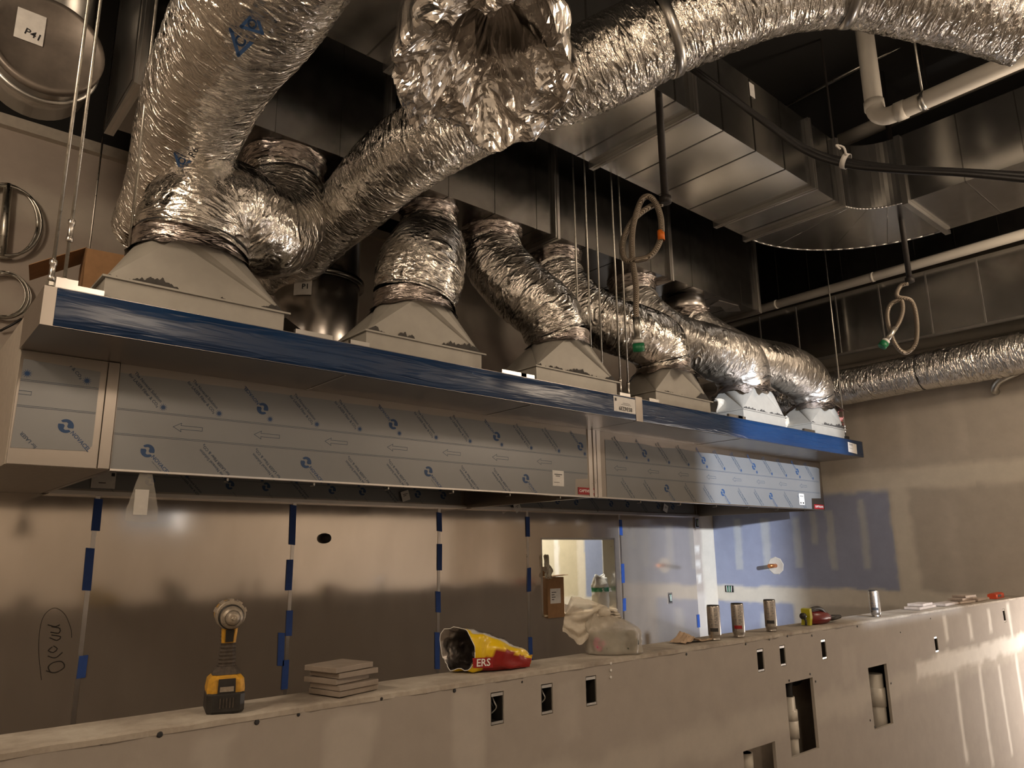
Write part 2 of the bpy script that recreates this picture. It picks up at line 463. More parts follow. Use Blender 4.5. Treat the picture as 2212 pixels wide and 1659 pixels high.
for u, z0, z1 in [(2.42, 1.3, 2.05), (2.78, 1.35, 2.1), (2.6, 2.42, 3.1), (2.15, 2.42, 3.0), (1.75, 2.4, 3.0), (1.3, 2.5, 2.95), (2.95, 2.45, 3.2), (3.4, 1.3, 2.1), (0.75, 2.5, 3.0)]:
    R.append((u - 0.045, u + 0.045, z0, z1, PALE, 0.75, 0.06, 0.02))
wall_right = paint_wall('wall_right', (XR, YB, 0), (0, -1, 0), (0, 0, 1), YB - 2.20, 4.6, [], painter(TAN, R), (0.12, 0, 0), step=0.022)
R3 = [(-0.1, 9, 2.17, 2.36, MUD, 0.9, 0.05, 0.02)]
paint_wall('wall_right_upper', (XR, 2.20, ZW_), (0, -1, 0), (0, 0, 1), 1.0, 4.6 - ZW_, [], painter(TAN, [(a_, b_, c_ - ZW_, d_ - ZW_, e_, f_, g_, h_) for a_, b_, c_, d_, e_, f_, g_, h_ in R3]), (0.12, 0, 0), step=0.03)
tag(MB().box((8.3, YD, 0), (8.42, 2.3, ZC)).build('wall_right_front', flat('drywall_right', (0.45, 0.40, 0.34, 1), 0.9, 0, 0.12, 1.2)), kind='structure')

# back wall with the pass-through opening
WIN = (4.56, 5.515, 1.105, 1.76)
X0B = -3.6
B = [(X0B * 0, 20, 2.62, 2.78, MUD, 0.7, 0.08, 0.03), (0, 20, 3.55, 3.80, PALE, 0.8, 0.1, 0.04), (0, 20, 3.02, 3.12, PALE, 0.7, 0.08, 0.03)]
for xx in (-1.1, 0.1, 1.3, 2.5, 3.7): B.append((xx - X0B - 0.09, xx - X0B + 0.09, 2.5, 4.2, PALE, 0.7, 0.1, 0.03))
B += [(6.96 - X0B, 7.21 - X0B, 0, 2.6, MUD, 0.9, 0.03, 0.012), (6.81 - X0B, 6.96 - X0B, 0.2, 1.2, MUDW, 0.35, 0.03, 0.02)]
for zz in (1.66, 1.50, 1.36): B.append((6.84 - X0B, 6.91 - X0B, zz - 0.035, zz + 0.035, MUDW, 0.9, 0.02, 0.015))
wall_back = paint_wall('wall_back', (X0B, YB, 0), (1, 0, 0), (0, 0, 1), XR - X0B, 4.12, [(WIN[0] - X0B, WIN[1] - X0B, WIN[2], WIN[3])],
                       painter((0.42, 0.36, 0.31), B), (0, 0.12, 0), step=0.03)
tag(MB().box((X0B, YB + 0.121, 0), (WIN[0], YB + 0.13, 4.12)).box((WIN[1], YB + 0.121, 0), (9.8, YB + 0.13, 4.12))
    .box((WIN[0], YB + 0.121, 0), (WIN[1], YB + 0.13, WIN[2])).box((WIN[0], YB + 0.121, WIN[3]), (WIN[1], YB + 0.13, 4.12)).build('wall_back_rear', flat('rear_board', (0.5, 0.46, 0.38, 1), 0.9)), kind='structure')
tag(MB().box((X0B, YB - 0.05, 4.10), (XR, YB + 0.13, 4.17)).build('trim_1', flat('top_track', (0.5, 0.45, 0.38, 1), 0.6, 0.2)), kind='structure')
tag(MB().box((X0B, YB + 0.0, 4.18), (XR, YB + 0.1, ZC)).build('wall_back_upper', M['deck']), kind='structure')

# room seen through the opening
Y2 = 6.7
R2 = [(2.6, 3.22, 0, 3, (0.50, 0.44, 0.31), 1, 0.02, 0.0), (3.05, 3.40, 0.9, 3, (0.25, 0.29, 0.42), 1, 0.02, 0.02), (0, 9, 0.93, 1.10, MUD, 0.95, 0.03, 0.02), (2.55, 4.2, 0, 0.93, (0.25, 0.29, 0.42), 0.95, 0.02, 0.03),
      (2.92, 3.06, 0.9, 3, MUD, 0.9, 0.03, 0.01), (2.52, 2.60, 1.32, 1.9, MUDW, 0.9, 0.02, 0.012), (2.54, 2.62, 1.14, 1.29, MUDW, 0.9, 0.02, 0.012), (3.40, 3.9, 0.9, 3, (0.72, 0.68, 0.52), 0.95, 0.03, 0.01), (2.1, 2.26, 0, 3, MUD, 0.8, 0.03, 0.01)]
paint_wall('wall_prep_room', (4.0, Y2, 0), (1, 0, 0), (0, 0, 1), 5.8, 3.4, [], painter((0.50, 0.45, 0.34), R2), (0, 0.1, 0), step=0.025)
tag(MB().box((3.4, YB + 0.13, 3.4), (9.8, Y2, 3.45)).build('ceiling_prep_room', flat('board_lid', (0.6, 0.56, 0.48, 1), 0.9)), kind='structure')
tag(MB().box((3.3, YB + 0.13, 0), (3.4, Y2 + 0.1, 3.45)).build('wall_prep_left', flat('drywall_prep', (0.5, 0.46, 0.38, 1), 0.9)), kind='structure')
tag(MB().box((9.8, YB, 0), (9.9, Y2 + 0.1, 3.45)).build('wall_prep_right', flat('drywall_prep2', (0.6, 0.56, 0.45, 1), 0.9)), kind='structure')

# stainless sheets on the back wall, each a part, with their joint strips and tape
SEAMS = [-0.19, 1.028, 2.240, 3.452, 4.388, 5.602, 6.812]
for i in range(6):
    a, b = SEAMS[i] + 0.006, SEAMS[i + 1] - 0.006
    y0, y1 = YB - 0.012, YB - 0.002
    if i == 4:
        mb = MB()
        xs = [a, WIN[0], WIN[1], b]; zs = [0.02, WIN[2], WIN[3], 2.02]
        for p in range(3):
            for q in range(3):
                if p == 1 and q == 1: continue
                mb.box((xs[p], y0, zs[q]), (xs[p + 1], y1, zs[q + 1]))
    else:
        mb = MB().box((a, y0, 0.02), (b, y1, 2.02))
    sp = mb.build('steel_sheet', M['steel'], wall_back)
    if i > 0: MB().box((a - 0.012, y0 - 0.004, 0.02), (a + 0.012, y0, 2.02)).build('joint_strip', M['trim_steel'], sp)
TAPE = [(1.028, [(1.98, 1.80, 0.012), (1.70, 1.47, 0.0), (1.12, 1.00, 0.02)]), (2.24, [(1.98, 1.72, 0.0), (1.62, 1.42, -0.008), (1.29, 1.13, 0.01), (1.15, 0.95, -0.035), (0.98, 0.80, 0.0)]),
        (3.452, [(1.96, 1.82, 0.01), (1.72, 1.52, 0.012), (1.36, 1.21, 0.005), (1.06, 0.80, 0.0)]), (4.388, [(1.95, 1.78, 0.01), (1.52, 1.32, 0.012), (0.95, 0.72, 0.02)]), (5.602, [(1.945, 1.80, 0.02), (1.53, 1.35, 0.02), (1.21, 1.09, 0.02)]), (6.80, [(0.99, 0.86, -0.01)])]
for x, segs in TAPE:
    for z1, z0, dx in segs:
        mb = MB(); k = random.uniform(-0.006, 0.006)
        mb.prism([(x + dx - 0.022, YB - 0.0185, z0), (x + dx + 0.022, YB - 0.0185, z0 + k), (x + dx + 0.022 + k, YB - 0.0185, z1), (x + dx - 0.022 + k, YB - 0.0185, z1 - k)], (0, 0.002, 0))
        mb.build('tape_strip', M['blue_tape'], wall_back)
# bare plug hole, scrawl, small device box on the steel
MB().lathe([(0.0, 0.0), (0.034, 0.0), (0.036, 0.012), (0.030, 0.05), (0.012, 0.055), (0.0, 0.055)], on_y(700, 1163, YB - 0.012), (0, -1, 0), 16, cap=False).build('rubber_plug', M['black_iron'], wall_back)
def scribble(pts, r, parent, name='pencil_writing'):
    MB().tube(spline(pts, 0.01), r, 4).build(name, M['ink2'], parent)
M['ink2'] = flat('pencil', (0.02, 0.015, 0.012, 1), 0.8)
yS = YB - 0.0135
def spx(pts): return [on_y(x, y, yS) for x, y in pts]
Z1 = lambda x, y: (x * 0.3973, 1000 + y * 0.3973)
scribble(spx([Z1(*p) for p in [(250, 1130), (300, 1140), (350, 1110), (335, 1080), (290, 1085), (262, 1110), (275, 1140)]]), 0.0026, wall_back)
scribble(spx([Z1(*p) for p in [(260, 1050), (300, 1060), (340, 1030)]]), 0.0026, wall_back)
scribble(spx([Z1(*p) for p in [(285, 1000), (262, 1020), (290, 1030), (312, 1010), (290, 995)]]), 0.0026, wall_back)
scribble(spx([Z1(*p) for p in [(270, 950), (310, 965), (330, 945), (280, 935)]]), 0.0026, wall_back)
scribble(spx([Z1(*p) for p in [(275, 920), (320, 925), (325, 900), (280, 890)]]), 0.0026, wall_back)
scribble(spx([Z1(*p) for p in [(260, 880), (300, 890), (325, 880)]]), 0.0026, wall_back)
scribble(spx([Z1(*p) for p in [(225, 1180), (210, 1000), (230, 850), (290, 790), (350, 820), (385, 900), (390, 950)]]), 0.0012, wall_back)

# ================================================================== low wall in the foreground
ZW, YW0, YW1 = 1.25, 2.0, 2.19
EB = [(1.640, 1.696, 1.101, 1.202), (1.866, 1.921, 1.101, 1.201), (2.089, 2.146, 1.099, 1.202), (3.243, 3.299, 1.093, 1.195), (3.445, 3.495, 1.098, 1.194), (3.855, 3.905, 1.089, 1.189), (5.332, 5.382, 0.990, 1.088), (6.715, 6.765, 1.083, 1.180)]
HB = [(3.47, 3.735, 0.69, 1.018), (4.355, 4.594, 0.677, 0.998), (3.07, 3.335, 0.45, 0.785)]
XW0 = -2.2
holes = [(a - XW0, b - XW0, c, d) for a, b, c, d in EB + HB]
W = []
def wm(px, py): return on_y(px, py, YW0)
for (x0, y0, x1, y1, col, op) in [(0, 1640, 85, 1659, (0.50, 0.46, 0.41), 0.7), (430, 1590, 500, 1659, (0.50, 0.46, 0.41), 0.7), (715, 1520, 800, 1659, (0.50, 0.46, 0.41), 0.75), (985, 1500, 1050, 1659, (0.50, 0.46, 0.41), 0.65), (1215, 1470, 1255, 1600, (0.5, 0.46, 0.41), 0.35), (1820, 1395, 1850, 1480, (0.5, 0.46, 0.41), 0.3)]:
    a = wm(x0, (y0 + y1) / 2); b = wm(x1, (y0 + y1) / 2)
    W.append((a.x - XW0, b.x - XW0, 0.0 if y1 > 1655 else wm(x0, y1).z, min(1.22, wm(x0, y0).z), col, op, 0.025, 0.02))
W.append((0, 12, 0.80, 0.93, (0.50, 0.46, 0.40), 0.6, 0.06, 0.03))
W.append((5.0 - XW0, 12, 0.86, 0.97, MUDW, 0.95, 0.03, 0.02))
for xs, z0, z1, wd in [(5.55, 1.05, 1.2, 0.05), (6.0, 1.03, 1.18, 0.06), (6.4, 1.03, 1.2, 0.06), (6.85, 0.9, 1.22, 0.06), (5.60, 0.3, 0.85, 0.05), (6.05, 0.2, 0.84, 0.05), (6.45, 0.2, 0.8, 0.04), (6.86, 0.2, 0.84, 0.05)]:
    W.append((xs - XW0 - wd / 2, xs - XW0 + wd / 2, z0, z1, (0.70, 0.67, 0.62), 0.95, 0.025, 0.012))
wall_low = paint_wall('wall_low', (XW0, YW0, 0), (1, 0, 0), (0, 0, 1), 8.29 - XW0, ZW - 0.014, holes, painter((0.385, 0.345, 0.305), W), (0, 0.016, 0), step=0.022)
# cap board with a chipped front edge
mb = MB(); xs = np.arange(XW0, 8.28, 0.018); n = len(xs); vs = []; fs = []
for i, x in enumerate(xs):
    e = (mnoise.noise(Vector((x * 9, 0, 0))) * 0.006 + mnoise.noise(Vector((x * 38, 3, 0))) * 0.004)
    zt = ZW + mnoise.noise(Vector((x * 14, 9, 0))) * 0.0025
    vs += [(x, YW0 - 0.003 + e, ZW - 0.016), (x, YW0 - 0.004 + e, zt - 0.003), (x, YW0 + 0.012 + e * 0.5, zt), (x, YW1, ZW), (x, YW1, ZW - 0.016)]
for i in range(n - 1):
    for k in range(4): fs.append((i * 5 + k, (i + 1) * 5 + k, (i + 1) * 5 + k + 1, i * 5 + k + 1))
mb.add(vs, fs)
def cap_mat():
    mt, nt, b = new_mat('cap_board')
    v = coords(nt); n1 = noise_tex(nt, v, 5, 6, 0.7); n2 = noise_tex(nt, v, 30, 4, 0.6)
    c = ramp(nt, n1, [(0.25, (0.24, 0.20, 0.165, 1)), (0.5, (0.42, 0.37, 0.31, 1)), (0.7, (0.56, 0.52, 0.45, 1))])
    nt.links.new(c, b.inputs['Base Color']); b.inputs['Roughness'].default_value = 0.85
    nt.links.new(bump(nt, n2, 0.4, 0.004), b.inputs['Normal'])
    return mt
M['cap'] = cap_mat()
mb.build('cap_board', M['cap'], wall_low)
MB().box((XW0, YW1 - 0.016, 0), (8.28, YW1, ZW - 0.016)).build('rear_board', flat('rear_board2', (0.34, 0.29, 0.24, 1), 0.9), wall_low)
for xs_ in np.arange(-1.8, 8.2, 0.406):
    if any(a_ - 0.06 < xs_ < b_ + 0.36 for a_, b_, _, _ in HB + EB): continue
    MB().box((xs_, YW0 + 0.017, 0), (xs_ + 0.038, YW1 - 0.017, ZW - 0.017)).build('stud', M['galv'], wall_low)
# screw dimples and drilled holes
for px, py, r in [(345, 1586, 0.0085), (219, 1604, 0.006), (555, 1560, 0.0075), (645, 1544, 0.005), (824, 1509, 0.006), (982, 1492, 0.0065), (1128, 1473, 0.004), (922, 1495, 0.004), (1662, 1381, 0.006), (1701, 1374, 0.006), (1754, 1373, 0.006), (1750, 1456, 0.006), (1705, 1470, 0.006), (1762, 1472, 0.006), (1925, 1476, 0.006), (1880, 1556, 0.006), (1890, 1570, 0.006), (2010, 1336, 0.005), (1945, 1366, 0.005), (1483, 1413, 0.006), (1611, 1391, 0.006), (1852, 1353, 0.006)]:
    p = on_y(px, py, YW0 - 0.0012)
    MB().lathe([(r, 0), (r * 0.8, 0.0012), (r * 0.5, 0.0016)], p, (0, -1, 0), 8).build('screw_dimple', M['ink'], wall_low)
for k, py in enumerate((1433, 1448, 1463)):
    p = on_y(1319, py, YW0 - 0.0012)
    MB().lathe([(0.006, 0), (0.005, 0.0025), (0.002, 0.0018)], p, (0, -1, 0), 8).build('screw_head', M['paper'], wall_low)

# device boxes in the low wall
WB = ['first electrical box in the low wall, below the snack bag', 'second electrical box in the low wall, between snack bag and plastic bag', 'electrical box in the low wall right under the knotted plastic bag',
      'electrical box in the low wall under the third can from the left', 'electrical box in the low wall, middle one of three above the big cut-out', 'electrical box in the low wall below the red and yellow tool',
      'small electrical box in the low wall beside the first white mud streaks', 'tiny electrical box near the far right end of the low wall']
for (a, b, c, d), lab in zip(EB, WB):
    t = empty('electrical_box', ((a + b) / 2, YW0, c), 0, lab, 'electrical box', 'electrical boxes in the low wall')
    h = (b - a) / 2 - 0.003; H = d - c - 0.006; g = 0.003
    MB().box((-h, 0.004, g), (-h + 0.003, 0.06, g + H)).box((h - 0.003, 0.004, g), (h, 0.06, g + H)).box((-h, 0.057, g), (h, 0.06, g + H)).box((-h, 0.004, g), (h, 0.06, g + 0.003)).box((-h, 0.004, g + H - 0.003), (h, 0.06, g + H)).build('box_shell', M['dark'], t)
    MB().box((-h, 0.001, g + H - 0.010), (h, 0.006, g + H)).build('mounting_tab', M['galv_light'], t)
    MB().box((-h, 0.001, g), (h, 0.006, g + 0.008)).build('mounting_tab', M['galv_light'], t)
    for q in range(2):
        x = random.uniform(-0.012, 0.012)
        MB().tube(spline([(x, 0.055, 0.02), (x + 0.008, 0.03, 0.045), (x - 0.006, 0.022, 0.065), (x + 0.004, 0.05, 0.085)], 0.008), 0.0022, 6).build('wire', M['paper'] if q else M['ink'], t)
# drain pipes in the cut-outs
def drain(x, z0, z1, r, lab, coup):
    t = empty('drain_pipe', (x, YW0 + 0.085, z0), 0, lab, 'pipe')
    MB().cyl((0, 0, 0), (0, 0, z1 - z0), r, 20).build('pipe', M['pvc'], t)
    for (h0, h1) in coup:
        MB().lathe([(r, h0), (r + 0.007, h0), (r + 0.007, h1), (r, h1)], (0, 0, 0), (0, 0, 1), 20).build('coupling', M['pvc'], t)
    return t
d1 = drain(3.635, 0.40, 0.93, 0.030, 'white PVC drain pipe inside the tall cut-out of the low wall', [(0.34, 0.42), (0.42, 0.47)])
MB().tube(spline([(0.0, 0.0, 0.53), (0.005, 0, 0.58), (0.05, 0.01, 0.60), (0.12, 0.02, 0.585), (0.18, 0.03, 0.60)], 0.01), 0.022, 12).build('flexible_hose', M['black_rubber'], d1)
MB().box((0.07, 0.05, 0.47), (0.12, 0.055, 0.53)).box((0.09, 0.048, 0.42), (0.115, 0.053, 0.47)).build('paper_label', M['paper'], d1)
MB().lathe([(0.028, 0), (0.028, 0.02)], (0.07, 0.04, 0.37), (0, -1, 0), 16).build('pipe_cap', M['pvc'], d1)
drain(4.600, 0.40, 0.935, 0.048, 'stout white PVC drain pipe inside the right-hand cut-out of the low wall', [(0.36, 0.46)])
drain(3.205, 0.20, 0.745, 0.032, 'PVC pipe end in the lowest cut-out at the bottom edge', [(0.46, 0.545)])
# ================================================================== exhaust hoods
HX0, HXC, HXJ, HX1 = 0.39, 0.75, 3.685, 6.82
YH, ZH0, ZH1, YP0, ZP0, ZP1 = 3.37, 2.0, 2.59, 2.944, 2.448, 2.592
# --- prints of the protective film (flat, shared meshes)
def disc(cx, cy, r, n=20): return [(cx + r * math.cos(2 * PI * k / n), cy + r * math.sin(2 * PI * k / n)) for k in range(n)]
def join2d(parts, mat, name):
    mb = MB()
    for vs, fs in parts: mb.add(vs, fs)
    me = bpy.data.meshes.new(name); me.from_pydata(mb.v, [], mb.f); me.materials.append(mat); me.update(); return me
def tv(s, size, dx, dy):
    v, f = text_verts(s, size); return [(p.x + dx, p.y + dy, 0) for p in v], f
def pv(poly): return [(x, y, 0) for x, y in poly], [tuple(range(len(poly)))]
def logo_parts(dxs=1.0):
    up = []; lo = []
    r = 0.028
    for k in range(15):   # two half-moons parted by a slanted swoosh
        a = PI * 0.16 + (PI * 0.83) * k / 14; up.append((r * math.cos(a), r * math.sin(a)))
    up += [(-0.019, 0.001), (-0.010, 0.012), (-0.003, 0.013), (0.004, 0.002), (0.012, 0.001)]
    lo = [(-x, -y) for x, y in up]
    return [pv(up), pv(lo)]
logo_me = join2d(logo_parts() + [tv('NOVACEL', 0.0225, 0.080, 0.0)], M['film_ink'], 'logo_print')
logo_small_me = join2d(logo_parts(), M['film_ink'], 'logo_print_small')
fine_me = join2d([tv('Surface Protection Solution', 0.0062, 0.080, -0.016)], M['film_ink2'], 'fine_print')
slogan_me = join2d([tv('The Novacel Solution', 0.0185, 0.0, 0.011), tv('for LASER Fiber & CO\u2082', 0.0185, 0.0, -0.012)], M['film_ink2'], 'slogan_print')
star = []
for k in range(24):
    a = 2 * PI * k / 24; rr = 0.019 if k % 2 == 0 else 0.007
    star.append((rr * math.cos(a), rr * math.sin(a)))
star_me = join2d([pv(star)], M['film_ink'], 'star_print')
def outline(poly, wd):
    out = []
    for i in range(len(poly)):
        a = Vector(poly[i]); b = Vector(poly[(i + 1) % len(poly)]); d = (b - a).normalized(); nn = Vector((-d.y, d.x)) * wd / 2; e = d * wd / 2
        out.append(pv([tuple(a - e + nn), tuple(a - e - nn), tuple(b + e - nn), tuple(b + e + nn)]))
    return out
arrow_me = join2d(outline([(-0.062, 0), (-0.028, 0.019), (-0.030, 0.008), (0.062, 0.008), (0.062, -0.008), (-0.030, -0.008), (-0.028, -0.019)], 0.0022), M['film_ink2'], 'arrow_print')
def film_sheet(parent, poly, y):
    return MB().prism([(x, y, z) for x, z in poly], (0, 0.0016, 0)).build('protective_film', M['film'], parent)
def prints(film, x0, x1, ztop, dz, phase_star, phase_logo_top, phase_arrow, phase_logo_bot, y, big=True, skip=()):
    yy = y - 0.0006
    for z in (2.251 + dz, 2.146 + dz):
        for o_ in (0, 0.0055):
            MB().box((x0, yy, z + o_), (x1, yy + 0.0004, z + o_ + 0.0016)).build('line_print', M['film_ink2'], film)
    k = 0
    x = phase_star
    while x < x1 - 0.01:
        if x > x0 + 0.01:
            print_on('star_print', star_me, film, (x, yy, 2.281 + dz))
            lx = x - 0.04
            is_logo = abs(((lx - phase_logo_top + 0.36) % 0.72) - 0.36) < 0.08
            if is_logo:
                if lx - 0.11 > x0:
                    print_on('logo_print', logo_me, film, (lx, yy, 2.327 + dz), PI - PI / 4)
                else: print_on('logo_print', logo_small_me, film, (lx, yy, 2.327 + dz), PI - PI / 4)
            elif x - 0.16 > x0:
                print_on('slogan_print', slogan_me, film, (x - 0.075, yy, 2.281 + dz + 0.072), -PI * 0.25)
        x += 0.2405
    x = phase_arrow
    while x < x1 - 0.07:
        if x > x0 + 0.07: print_on('arrow_print', arrow_me, film, (x, yy, 2.201 + dz))
        x += 0.3605
    x = phase_logo_bot - 1.44
    while x < x1:
        for j, kind in enumerate(('logo', 'slogan', 'slogan')):
            xx = x + 0.24 * j
            if any(a < xx + 0.05 < b for a, b in skip): continue
            if kind == 'logo' and x0 + 0.03 < xx < x1 - 0.13:
                print_on('logo_print', logo_me, film, (xx, yy, 2.088 + dz), -PI * 0.25)
                print_on('fine_print', fine_me, film, (xx, yy, 2.088 + dz), -PI * 0.25)
            if kind == 'slogan' and x0 + 0.02 < xx - 0.02 and xx + 0.12 < x1:
                print_on('slogan_print', slogan_me, film, (xx + 0.040, yy, 2.061 + dz), PI - PI * 0.25)
        x += 0.72
def torn_top(x0, x1, z, amp=0.006, seed=0):
    xs = np.arange(x1, x0, -0.045)
    return [(float(x), z + mnoise.noise(Vector((float(x) * 4.0, seed, 0))) * amp * 2) for x in xs] + [(x0, z)]

def badge(parent, x0, x1, z0, z1, y):
    b = MB().box((x0, y - 0.003, z0), (x1, y, z1)).build('maker_badge', M['red_badge'], parent)
    cxm = (x0 + x1) / 2; czm = (z0 + z1) / 2
    print_on('lettering', text_mesh('CAPTIVEAIRE', (x1 - x0) * 0.150, 'CENTER', M['white_ink']), b, (cxm, y - 0.0036, czm))
def paper_label(parent, x, z, w_, h_, y, lines, name='paper_label', tilt=0.0, flip=False):
    me = mesh2d(name, [rect(-w_ / 2, -h_ / 2, w_ / 2, h_ / 2)], M['paper'])
    p = print_on(name, me, parent, (x, y, z), tilt)
    mod = p.modifiers.new('solid', 'SOLIDIFY'); mod.thickness = 0.0008
    polys = []
    for (a, b, c, d) in lines: polys.append(rect(a * w_ / 2, c * h_ / 2, b * w_ / 2, d * h_ / 2))
    if polys: print_on('printing', mesh2d('printing', polys, M['ink']), p, (x, y - 0.0012, z), tilt)
    return p

def hood(x0, x1, label, film_poly, left_cab=False):
    t = empty('exhaust_hood', (0, 0, 0), 0, label, 'exhaust hood', 'exhaust hoods side by side')
    MB().box((x0, YH, ZH0), (x1, YH + 0.02, ZH1)).build('front_panel', M['hood_steel'], t)
    MB().box((x0, YH + 0.0205, ZH0), (x0 + 0.02, YB - 0.075, ZH1)).build('end_panel', M['hood_steel'], t)
    MB().box((x1 - 0.02, YH + 0.0205, ZH0), (x1, YB - 0.075, ZH1)).build('end_panel', M['hood_steel'], t)
    MB().box((x0, YH, ZH1), (x1, YB - 0.014, ZH1 + 0.012)).build('top_panel', M['galv'], t)
    MB().box((x0 + 0.021, YB - 0.074, ZH0 + 0.0), (x1 - 0.021, YB - 0.016, ZH1 - 0.001)).build('back_panel', M['hood_steel'], t)
    MB().box((x0 + 0.021, YB - 0.105, ZH0 - 0.004), (x1 - 0.021, YB - 0.0145, ZH0 + 0.018)).build('grease_gutter', M['trim_steel'], t)
    MB().box((x0, YH - 0.004, ZH0 - 0.004), (x1, YH + 0.03, ZH0 + 0.004)).build('lower_lip', M['trim_steel'], t)
    # slanted baffle filters inside
    n = int((x1 - x0 - 0.1) / 0.5)
    for k in range(n):
        xa = x0 + 0.05 + k * (x1 - x0 - 0.1) / n; xb = xa + (x1 - x0 - 0.1) / n - 0.01
        MB().hexa([(xa, 4.05, 2.50), (xb, 4.05, 2.50), (xb, 4.72, 2.235), (xa, 4.72, 2.235), (xa, 4.07, 2.54), (xb, 4.07, 2.54), (xb, 4.74, 2.275), (xa, 4.74, 2.275)]).build('baffle_filter', M['galv'], t)
    film = film_sheet(t, film_poly, YH - 0.0022)
    inner = MB().box((x0 + 0.06, YB - 0.0765, ZH0 + 0.03), (x1 - 0.06, YB - 0.0745, 2.22)).build('inner_film', M['film'], t)
    x = x0 + 0.3; k = 0
    while x < x1 - 0.2:
        yy = YB - 0.0772
        if k % 3 == 2: print_on('slogan_print', slogan_me, inner, (x, yy, 2.085), -PI * 0.25)
        else:
            print_on('logo_print', logo_small_me, inner, (x, yy, 2.092), -PI * 0.25)
            print_on('fine_print', fine_me, inner, (x, yy, 2.092), -PI * 0.25)
        print_on('star_print', star_me, inner, (x - 0.03, yy, 2.135))
        x += 0.24; k += 1
    MB().box((x0 + 0.06, YB - 0.0771, 2.12), (x1 - 0.06, YB - 0.0767, 2.1216)).build('line_print', M['film_ink2'], inner)
    for k in range(6):
        x = x0 + 0.5 + k * (x1 - x0 - 0.8) / 5
        MB().box((x - 0.004, YH + 0.04, ZH0 - 0.02), (x + 0.004, YH + 0.046, ZH0 + 0.06)).box((x - 0.004, YH + 0.04, ZH0 - 0.02), (x + 0.004, YH + 0.075, ZH0 - 0.016)).build('hook', M['zinc'], t)
    return t, film
tops = torn_top(0.752, 3.60, 2.41, 0.005, 1)
poly = [(0.752, 2.002), (3.475, 2.002), (3.485, 2.11), (3.60, 2.118)] + tops
h1, f1 = hood(HXC, HXJ - 0.002, 'long left exhaust hood with grey printed film, below the first three transitions', poly)
prints(f1, 0.752, 3.60, 2.41, 0.0, 0.933, 1.371, 1.043, 0.887, YH - 0.0022, skip=[(3.2, 3.8)])
badge(h1, 3.505, 3.672, 2.012, 2.058, YH)
MB().box((3.61, YH - 0.006, ZH0), (3.645, YH, ZP0)).box((3.655, YH - 0.010, ZH0), (HXJ - 0.003, YH, ZP0)).build('corner_post', M['trim_steel'], h1)
paper_label(h1, 3.325, 2.105, 0.10, 0.098, YH - 0.0035, [(-0.7, 0.7, 0.45, 0.55), (-0.5, 0.3, 0.25, 0.33), (-0.8, 0.2, -0.55, -0.5)])
poly = [(3.782, 2.002), (6.573, 2.002), (6.583, 2.10), (6.76, 2.106), (6.785, 2.385)] + torn_top(3.782, 6.78, 2.395, 0.005, 5)[1:]
h2, f2 = hood(HXJ + 0.002, HX1, 'right exhaust hood with pale printed film, reaching towards the right wall', poly)
prints(f2, 3.782, 6.75, 2.40, 0.005, 4.002, 4.197, 3.93, 4.436, YH - 0.0022, skip=[(6.5, 6.8)])
badge(h2, 6.625, 6.80, 2.006, 2.048, YH)
MB().box((HXJ + 0.003, YH - 0.010, ZH0), (3.725, YH, ZP0)).build('corner_post', M['trim_steel'], h2)
paper_label(h2, 6.40, 2.085, 0.09, 0.10, YH - 0.0035, [(-0.7, 0.7, 0.5, 0.6), (-0.7, -0.3, -0.8, -0.5), (0.2, 0.7, -0.8, -0.5)])
for px, py, par, tl in [(876, 1071, h1, 0.3), (1438, 1098, h2, -0.4), (1118, 1096, h2, 0.5)]:
    p = on_y(px, py, YB - 0.10)
    paper_label(par, p.x, p.z, 0.07, 0.075, p.y, [(-0.6, 0.6, 0.3, 0.4), (-0.6, 0.2, 0, 0.1)], 'paper_tag', tl)
p = on_y(224, 1037, YB - 0.09)
paper_label(h1, p.x, p.z, 0.125, 0.095, p.y, [(-0.9, -0.6, 0.5, 0.9), (0.6, 0.9, 0.5, 0.9), (-0.4, 0.2, -0.4, -0.3)])

# utility cabinet on the left end
cb = empty('utility_cabinet', (0, 0, 0), 0, 'closed utility cabinet with filmed door at the left end of the hoods', 'cabinet')
MB().box((HX0, YH + 0.004, ZH0), (HXC - 0.003, YB - 0.014, ZH1)).build('cabinet_body', flat('cabinet_side', (0.46, 0.41, 0.35, 1), 0.5, 0.2), cb)
MB().box((HX0 + 0.004, YH - 0.004, ZH0 + 0.002), (0.70, YH + 0.003, ZP0 - 0.004)).build('door', M['hood_steel'], cb)
MB().box((0.703, YH - 0.012, ZH0 + 0.002), (HXC - 0.005, YH + 0.003, ZP0 - 0.004)).build('corner_post', M['hood_steel'], cb)
cpoly = [(0.400, 2.062), (0.655, 2.068), (0.676, 2.09), (0.676, 2.40), (0.404, 2.412)]
cf = film_sheet(cb, cpoly, YH - 0.0062)
yy = YH - 0.0068
for z in (2.324, 2.222):
    for o_ in (0, 0.0055): MB().box((0.402, yy, z + o_), (0.675, yy + 0.0004, z + o_ + 0.0016)).build('line_print', M['film_ink2'], cf)
print_on('logo_print', logo_small_me, cf, (0.575, yy, 2.162), -PI / 4)
print_on('lettering', text_mesh('NOVACEL', 0.022, 'CENTER', M['film_ink']), cf, (0.632, yy, 2.105), -PI / 4)
print_on('star_print', star_me, cf, (0.63, yy, 2.355)); print_on('star_print', star_me, cf, (0.422, yy, 2.355))
print_on('slogan_print', text_mesh('r & CO\u2082', 0.0185, 'CENTER', M['film_ink2']), cf, (0.588, yy, 2.385), -PI / 4)
print_on('slogan_print', text_mesh('for LASER', 0.0185, 'CENTER', M['film_ink2']), cf, (0.455, yy, 2.095), PI - PI / 4)
